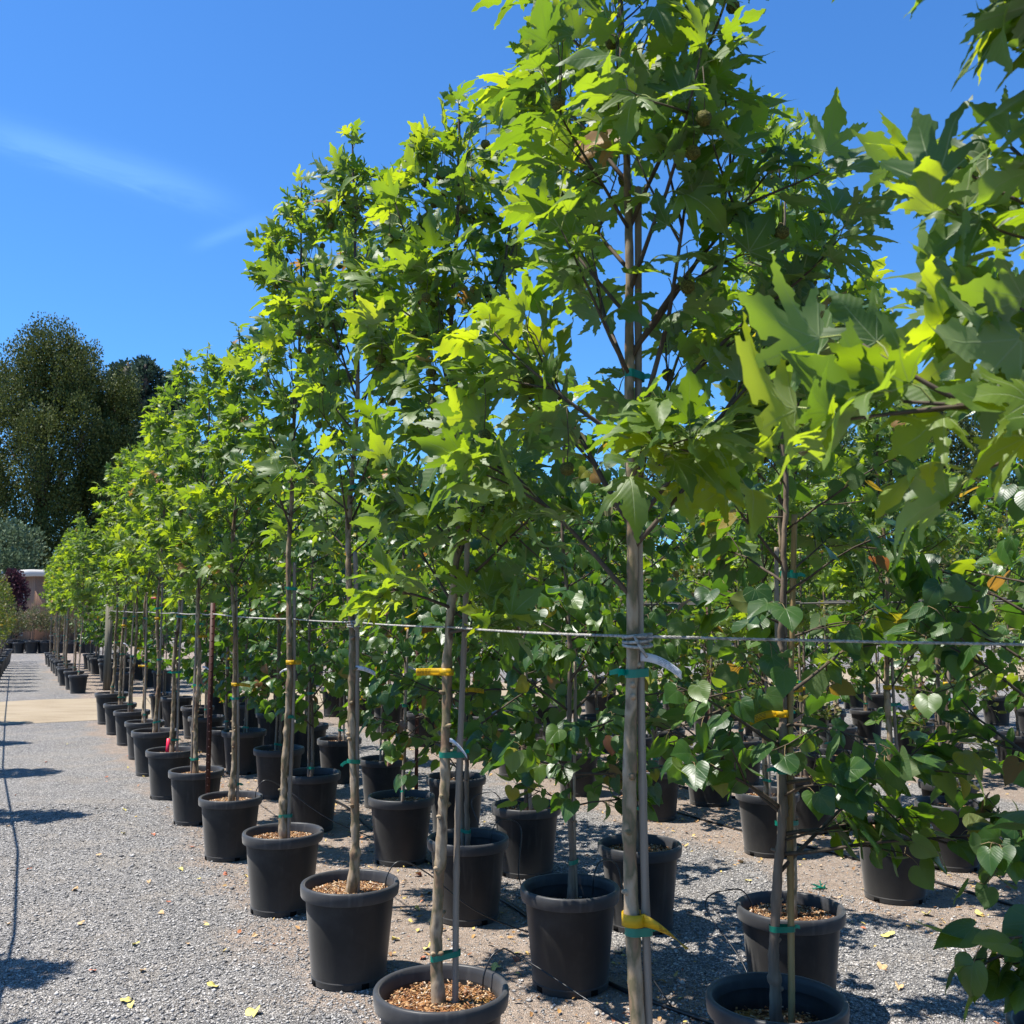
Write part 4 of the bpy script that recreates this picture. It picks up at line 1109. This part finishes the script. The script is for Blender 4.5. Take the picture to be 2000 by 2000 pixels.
# ------------------------------------------------------------------ fallen leaves
def fallen(name, u, v, size, m, label, group=None, tpl=HEART, seed=0, z=0.0, loc=None):
    rng = np.random.default_rng(seed + 900)
    p = px(u, v, z) if loc is None else Vector(loc); mb = MB()
    a = rng.uniform(0, 6.28)
    leaves(mb, tpl, np.array([[0, 0, .012]]), np.array([[math.cos(a), math.sin(a), rng.normal(0, .15)]]), np.array([[rng.normal(0, .25), rng.normal(0, .25), 1.0]]), np.array([size]), rng, 0, .5, .35, .12)
    return tag(obj(name, mb.mesh(name, [mat[m]]), None, (p.x, p.y, z)), label, 'leaf', group)
fallen('fallen_leaf', 497, 1978, .062, 'leaf_yellow', 'large yellow fallen leaf on the gravel nearest the camera', seed=1)
fallen('fallen_leaf', 412, 1932, .05, 'leaf_yellow', 'curled yellow brown leaf on gravel left of the orange mulch pot', seed=2)
fallen('fallen_leaf', 240, 1960, .045, 'leaf_yellow', 'small yellow leaf on gravel beside the lowest shadow', seed=3)
fallen('fallen_leaf', 1738, 1832, .07, 'leaf_yellow', 'bright yellow green fallen leaf on gravel right of the scuffed grey pot', seed=4)
fallen('fallen_leaf', 1722, 1889, .045, 'leaf_tan', 'orange brown leaf on gravel just below the bright yellow leaf', seed=14)
fallen('fallen_leaf', 1810, 1790, .05, 'leaf_yellow', 'pale orange leaf on the gravel edge beyond the bright yellow leaf', seed=15)
rj = random.Random(12)
pts_ = [(330, 1766), (366, 1848), (268, 1848), (437, 1710), (298, 1632), (312, 1785), (195, 1673), (290, 1724), (120, 1594), (105, 1505), (15, 1616), (132, 1455), (242, 1583), (326, 1580), (376, 1657), (240, 1630),
        (15, 1808), (160, 1807), (255, 1965), (400, 1810), (60, 1700), (210, 1520), (90, 1490), (350, 1700), (280, 1900), (150, 1740), (180, 1900), (390, 1720), (500, 1830), (520, 1860), (30, 1555), (250, 1500)]
for k, (u, v) in enumerate(pts_):
    c = rj.choice(['leaf_yellow', 'leaf_tan', 'leaf_tan', 'leaf_red'])
    fallen('fallen_leaf', u, v, rj.uniform(.02, .036), c, 'small dry fallen leaf on the open gravel aisle beside the front row', 'dry leaves on the aisle gravel', seed=20 + k)
for k in range(70):
    s_, n_ = rj.uniform(1.2, 6), rj.choice([rj.uniform(1.7, 2.7), rj.uniform(1.7, 2.7), rj.uniform(2.8, 6.5)])
    p = SN(s_, n_)
    fallen('fallen_leaf', 0, 0, rj.uniform(.028, .05), rj.choice(['leaf_yellow', 'leaf_tan', 'leaf_tan', 'leaf_red', 'leaf_yellow']), 'dry yellow or brown leaf on the ground among the pots', 'dry leaves among the pots', seed=80 + k, loc=(p.x, p.y, 0))
pr = setp(1516, 1946)
for k, (dx, dy, lab) in enumerate(((.10, .03, 'broad yellow leaf lying on mulch in the front pot'), (.12, -.08, 'yellow leaf against the near rim inside the front pot'), (.06, -.02, 'greenish yellow leaf beside the tan stake in the front pot'),
                                   (-.11, .03, 'pale tan curled leaf in the front pot left of its trunk'), (-.03, .10, 'dark tan leaf behind the trunk in the front pot'))):
    fallen('fallen_leaf', 0, 0, .085, 'leaf_yellow' if k < 3 else 'leaf_tan', lab, seed=200 + k, loc=(pr.x + dx, pr.y + dy, .333))
pq = setp(1028, 1570)
fallen('fallen_leaf', 0, 0, .07, 'leaf_yellow', 'yellow leaf on the soil of a third row pot', seed=230, loc=(pq.x + .12, pq.y - .03, .36))
# scrap of green tape
mb = MB()
for k in range(5):
    q = rg.normal(0, .03, (4, 3)); q[:, 2] = np.abs(q[:, 2]) * .4 + .006
    mb.tube(q, .0035, 5)
pt = px(1602, 1737, 0)
tag(obj('tape_scrap', mb.mesh('tape_scrap', [mat['tape']]), None, (pt.x, pt.y, 0)), 'crumpled scrap of green tie tape on gravel behind the scuffed grey pot', 'tape')

# ------------------------------------------------------------------ background trees and buildings
def clump_leaf_mat(name, a, b, rough=.6):
    M = NT(name)
    r = M.n('ShaderNodeNewGeometry').outputs['Random Per Island']
    big = M.noise(M.obj(), .45, 2)
    c = M.mix(M.math('MULTIPLY', r, 1.0), a, b)
    c = M.mix(M.step(big, .45, .65), c, M.mix(.5, c, b))
    p = M.bsdf(c, rough, .3)
    t = M.n('ShaderNodeBsdfTranslucent'); M.l(M.mix(.5, c, b), t.inputs[0])
    ms = M.n('ShaderNodeMixShader'); ms.inputs[0].default_value = .2
    M.l(p, ms.inputs[1]); M.l(t.outputs[0], ms.inputs[2])
    return M.done(ms.outputs[0])
mat['olive'] = clump_leaf_mat('olive_leaf', (0.026, 0.044, 0.010), (0.105, 0.125, 0.024))
mat['pine'] = clump_leaf_mat('pine_needle', (0.018, 0.042, 0.024), (0.05, 0.085, 0.055))
mat['far_green'] = clump_leaf_mat('far_green_leaf', (0.03, 0.06, 0.015), (0.08, 0.13, 0.035))
mat['purple'] = clump_leaf_mat('purple_leaf', (0.03, 0.008, 0.014), (0.09, 0.03, 0.045))
mat['willow'] = clump_leaf_mat('willow_leaf', (0.05, 0.085, 0.04), (0.12, 0.17, 0.09))

def big_tree(name, label, loc, H, W_, trunkh, seed, m, clumps=220, per=150, ls=.17, tall=1.6, shape=None, cat='tree', group=None, asc=True, cl=.6, skirt=0.0, jitter=.12):
    rng = np.random.default_rng(seed)
    t = thing(name, label, cat, loc, 0, group)
    tr = MB(); r = .028 * H
    tp = curve_pts((0, 0, 0), (0, 0, 1), H * .8, rng, 9, .1, .03); tr.tube(tp, np.linspace(r, r * .2, 9), 10)
    C = []
    shp = shape or (lambda u: np.interp(u, [0, .12, .45, .75, .93, 1], [.55, .85, 1, .78, .4, .1]))
    for k in range(clumps):
        u = rng.uniform(0, 1) ** .9; a = rng.uniform(0, 6.28); rr = W_ / 2 * shp(u) * (rng.uniform(.35, 1) ** .5) * rng.uniform(1 - jitter, 1 + jitter)
        z = trunkh + (H - trunkh) * u
        C.append((rr * math.cos(a), rr * math.sin(a), z))
    C = np.array(C)
    for k in range(0, min(clumps, 40)):      # limbs to some clumps
        c = C[k]; z0 = max(trunkh * .6, c[2] - np.hypot(c[0], c[1]) * 1.2)
        q = np.array([np.interp(z0, tp[:, 2], tp[:, 0]), np.interp(z0, tp[:, 2], tp[:, 1]), z0])
        tr.tube([q, q * .5 + c * .5 + np.array([0, 0, .05 * H * .3]), c], [r * .3, r * .15, r * .05], 5)
    obj('trunk', tr.mesh('trunk', [mat['dark_bark']]), t)
    mb = MB()
    Lc = clumps * per
    ci = np.repeat(np.arange(clumps), per); rad = cl * rng.uniform(.6, 1.3, clumps)
    d = rng.normal(0, 1, (Lc, 3)); d /= np.linalg.norm(d, axis=1)[:, None]
    rr = rng.uniform(.25, 1, Lc) ** .5
    Pp = C[ci] + d * (rr * rad[ci])[:, None] * np.array([1, 1, tall])
    dirn = d * .6 + np.array([0, 0, .7 if asc else -.2]) + rng.normal(0, .45, (Lc, 3)); dirn /= np.linalg.norm(dirn, axis=1)[:, None]
    nn = np.cross(dirn, rng.normal(0, 1, (Lc, 3))); nn /= np.linalg.norm(nn, axis=1)[:, None]
    sd = np.cross(dirn, nn); sz = ls * rng.uniform(.6, 1.3, Lc)[:, None]
    V = np.stack([Pp, Pp + sz * (.45 * dirn + .32 * sd), Pp + sz * dirn, Pp + sz * (.45 * dirn - .32 * sd)], 1)
    T = np.array([(0, 1, 2), (0, 2, 3)])[None] + (np.arange(Lc) * 4)[:, None, None]
    mb.add(V.reshape(-1, 3), T.reshape(-1, 3))
    obj('crown', mb.mesh('crown', [mat[m]], smooth=False), t)
    return t
def at(u, dist): return Vector(((u - 1000) / FPX * dist, dist, 0))
def hgt(v, dist): return CAM_H + (1188 - v) / FPX * dist
big_tree('hornbeam_tree', 'tallest broad dense dark green tree behind the tan shed', at(80, 58), hgt(668, 58), 8.4, .6, 1, 'olive', 260, 640, .145, 1.9, lambda u: np.interp(u, [0, .12, .45, .75, .93, 1], [.75, .95, 1, .84, .55, .2]), cl=.9, jitter=.22)
big_tree('hornbeam_tree', 'narrower olive green tree tucked against the tallest dark tree', at(222, 60), hgt(745, 60), 4.6, .5, 2, 'olive', 95, 560, .14, 1.9, lambda u: np.interp(u, [0, .12, .45, .75, .93, 1], [.8, .9, 1, .78, .4, .1]), cl=.75, jitter=.2)
big_tree('hornbeam_tree', 'dark green tree filling behind the front row tops past the shed', at(330, 66), hgt(880, 66), 8, .6, 12, 'olive', 120, 280, .2, 1.7, cl=.95)
pshape = lambda u: np.interp(u, [0, .3, .6, .85, 1], [.6, 1, .9, .6, .2])
big_tree('pine_tree', 'left open crowned pine among three behind the dark tree', at(225, 95), hgt(708, 95), 5.0, 8, 3, 'pine', 90, 130, .34, .8, pshape, cl=.8, group='pines behind the dark tree')
big_tree('pine_tree', 'tallest middle pine among three behind the dark tree', at(275, 92), hgt(700, 92), 4.6, 7, 4, 'pine', 100, 130, .34, .8, pshape, cl=.8, group='pines behind the dark tree')
big_tree('pine_tree', 'smallest right hand pine among three behind the dark tree', at(325, 92), hgt(732, 92), 4.0, 7, 5, 'pine', 80, 130, .34, .8, pshape, cl=.75, group='pines behind the dark tree')
big_tree('willow_tree', 'pale grey green tree low behind the shed roof', at(15, 52), hgt(1030, 52), 4.0, .4, 6, 'willow', 90, 120, .18, 1.2, cl=.6)
# distant belt on the other side
rb_ = random.Random(31)
desc = ['low rounded green', 'dark dense', 'taller loose', 'bushy mid green', 'broad dark', 'pale green', 'narrow dark', 'spreading green']
place = ['seen between the front row crowns', 'behind the plane tree gaps', 'behind the far block rows', 'past the last block', 'beyond the ropes', 'behind the third row', 'far behind the thick trunk', 'behind the heart-leaved trees']
belt = [(430, 950), (560, 960), (690, 985), (800, 980), (920, 965), (1040, 955), (1160, 930), (1290, 915), (1410, 900), (1540, 880), (1660, 850), (1760, 810), (1850, 750), (1950, 770), (2060, 760)]
for k, (u, v) in enumerate(belt):
    dd = 48 + rb_.uniform(-3, 6)
    big_tree('background_tree', f'{desc[k % 8]} background tree, {ORD[k]} of the distant belt {place[(k * 3) % 8]}', at(u, dd), hgt(v, dd) , rb_.uniform(4.6, 6.5), .5, 40 + k, 'far_green' if k % 3 else 'olive', 90, 120, .20, 1.2, cl=.75, group='background trees of the distant belt')
# shed
sh = thing('shed', 'tan board sided shed with pale flat roof edge behind purple tree', 'shed', at(71, 50), -.7)
def siding():
    M = NT('tan_siding'); oc = M.obj()
    w = M.n('ShaderNodeTexWave', wave_type='BANDS', bands_direction='X', wave_profile='SAW'); M.l(oc, w.inputs['Vector']); w.inputs['Scale'].default_value = 1.6; w.inputs['Distortion'].default_value = 0
    gr = M.step(w.outputs['Fac'], .86, .95)
    c = M.mix(gr, (0.40, 0.225, 0.145), (0.14, 0.08, 0.05)); c = M.mix(M.math('MULTIPLY', M.noise(oc, 3, 4), .3), c, (0.3, .2, .14))
    return M.done(M.bsdf(c, .8, .2, M.bump(M.math('SUBTRACT', 1.0, gr), .5, .02)))
mat['siding'] = siding()
mat['fascia'] = simple('fascia', (0.55, 0.53, 0.5), .6, .3, .1, 5)
sw = MB(); sw.box((-2.8, 1.7, 1.62), (5.6, 3.4, 3.24)); obj('wall', sw.mesh('wall', [mat['siding']], smooth=False), sh)
sw = MB(); sw.box((-2.9, 1.65, 3.40), (6.3, 4.1, .32)); obj('roof', sw.mesh('roof', [mat['fascia']], smooth=False), sh)
sw = MB(); sw.box((-1.25, -.032, 1.7), (.34, .06, 2.9)); obj('downpipe', sw.mesh('downpipe', [mat['fascia']], smooth=False), sh)
big_tree('plum_tree', 'small purple leaved tree in front of the tan shed', at(28, 42), hgt(1122, 42), 1.0, .7, 61, 'purple', 50, 120, .10, 1.4, cl=.25)
# small far potted plants at the end of the aisle
FS = [make_tree(380 + k, 1.55 + .2 * k, .8, .30, 26, (0, 0), .012, (.05, .08), tpl='far', spacing=.035, nballs=0, twigs=(2, 3)) for k in range(2)]
k = 0
for rr_ in range(2):
    for q in range(13):
        p = at(-10 + q * 16 + rr_ * 7, 37 + rr_ * 1.3) + Vector((rnd.uniform(-.1, .1), rnd.uniform(-.2, .2), 0))
        assemble('potted_shrub', f'small mottled shrub in black pot, {ORD[k]} along the far end of the aisle', 'potted shrub', p, rnd.uniform(0, 6.28), FS[k % 2], 'small shrubs at the far end of the aisle', scale=rnd.uniform(.9, 1.1), seed=k,
                 stake=None, ties=(), holes=False, cache=cache)
        k += 1
# lone pot at the end of the aisle
po = px(108, 1262, 0.0); po.z = 0
assemble('potted_shrub', 'single dark pot standing apart at the end of the aisle', 'potted shrub', po, 0, FS[0], None, scale=1.15, seed=0, stake=None, ties=(), holes=False, cache=cache)
print('leaves per tree', {k: v['nleaf'] for k, v in near.items()}, hearts_near['R1']['nleaf'], HV[0]['nleaf'], FV[0]['nleaf'], 'objects', len(bpy.data.objects))
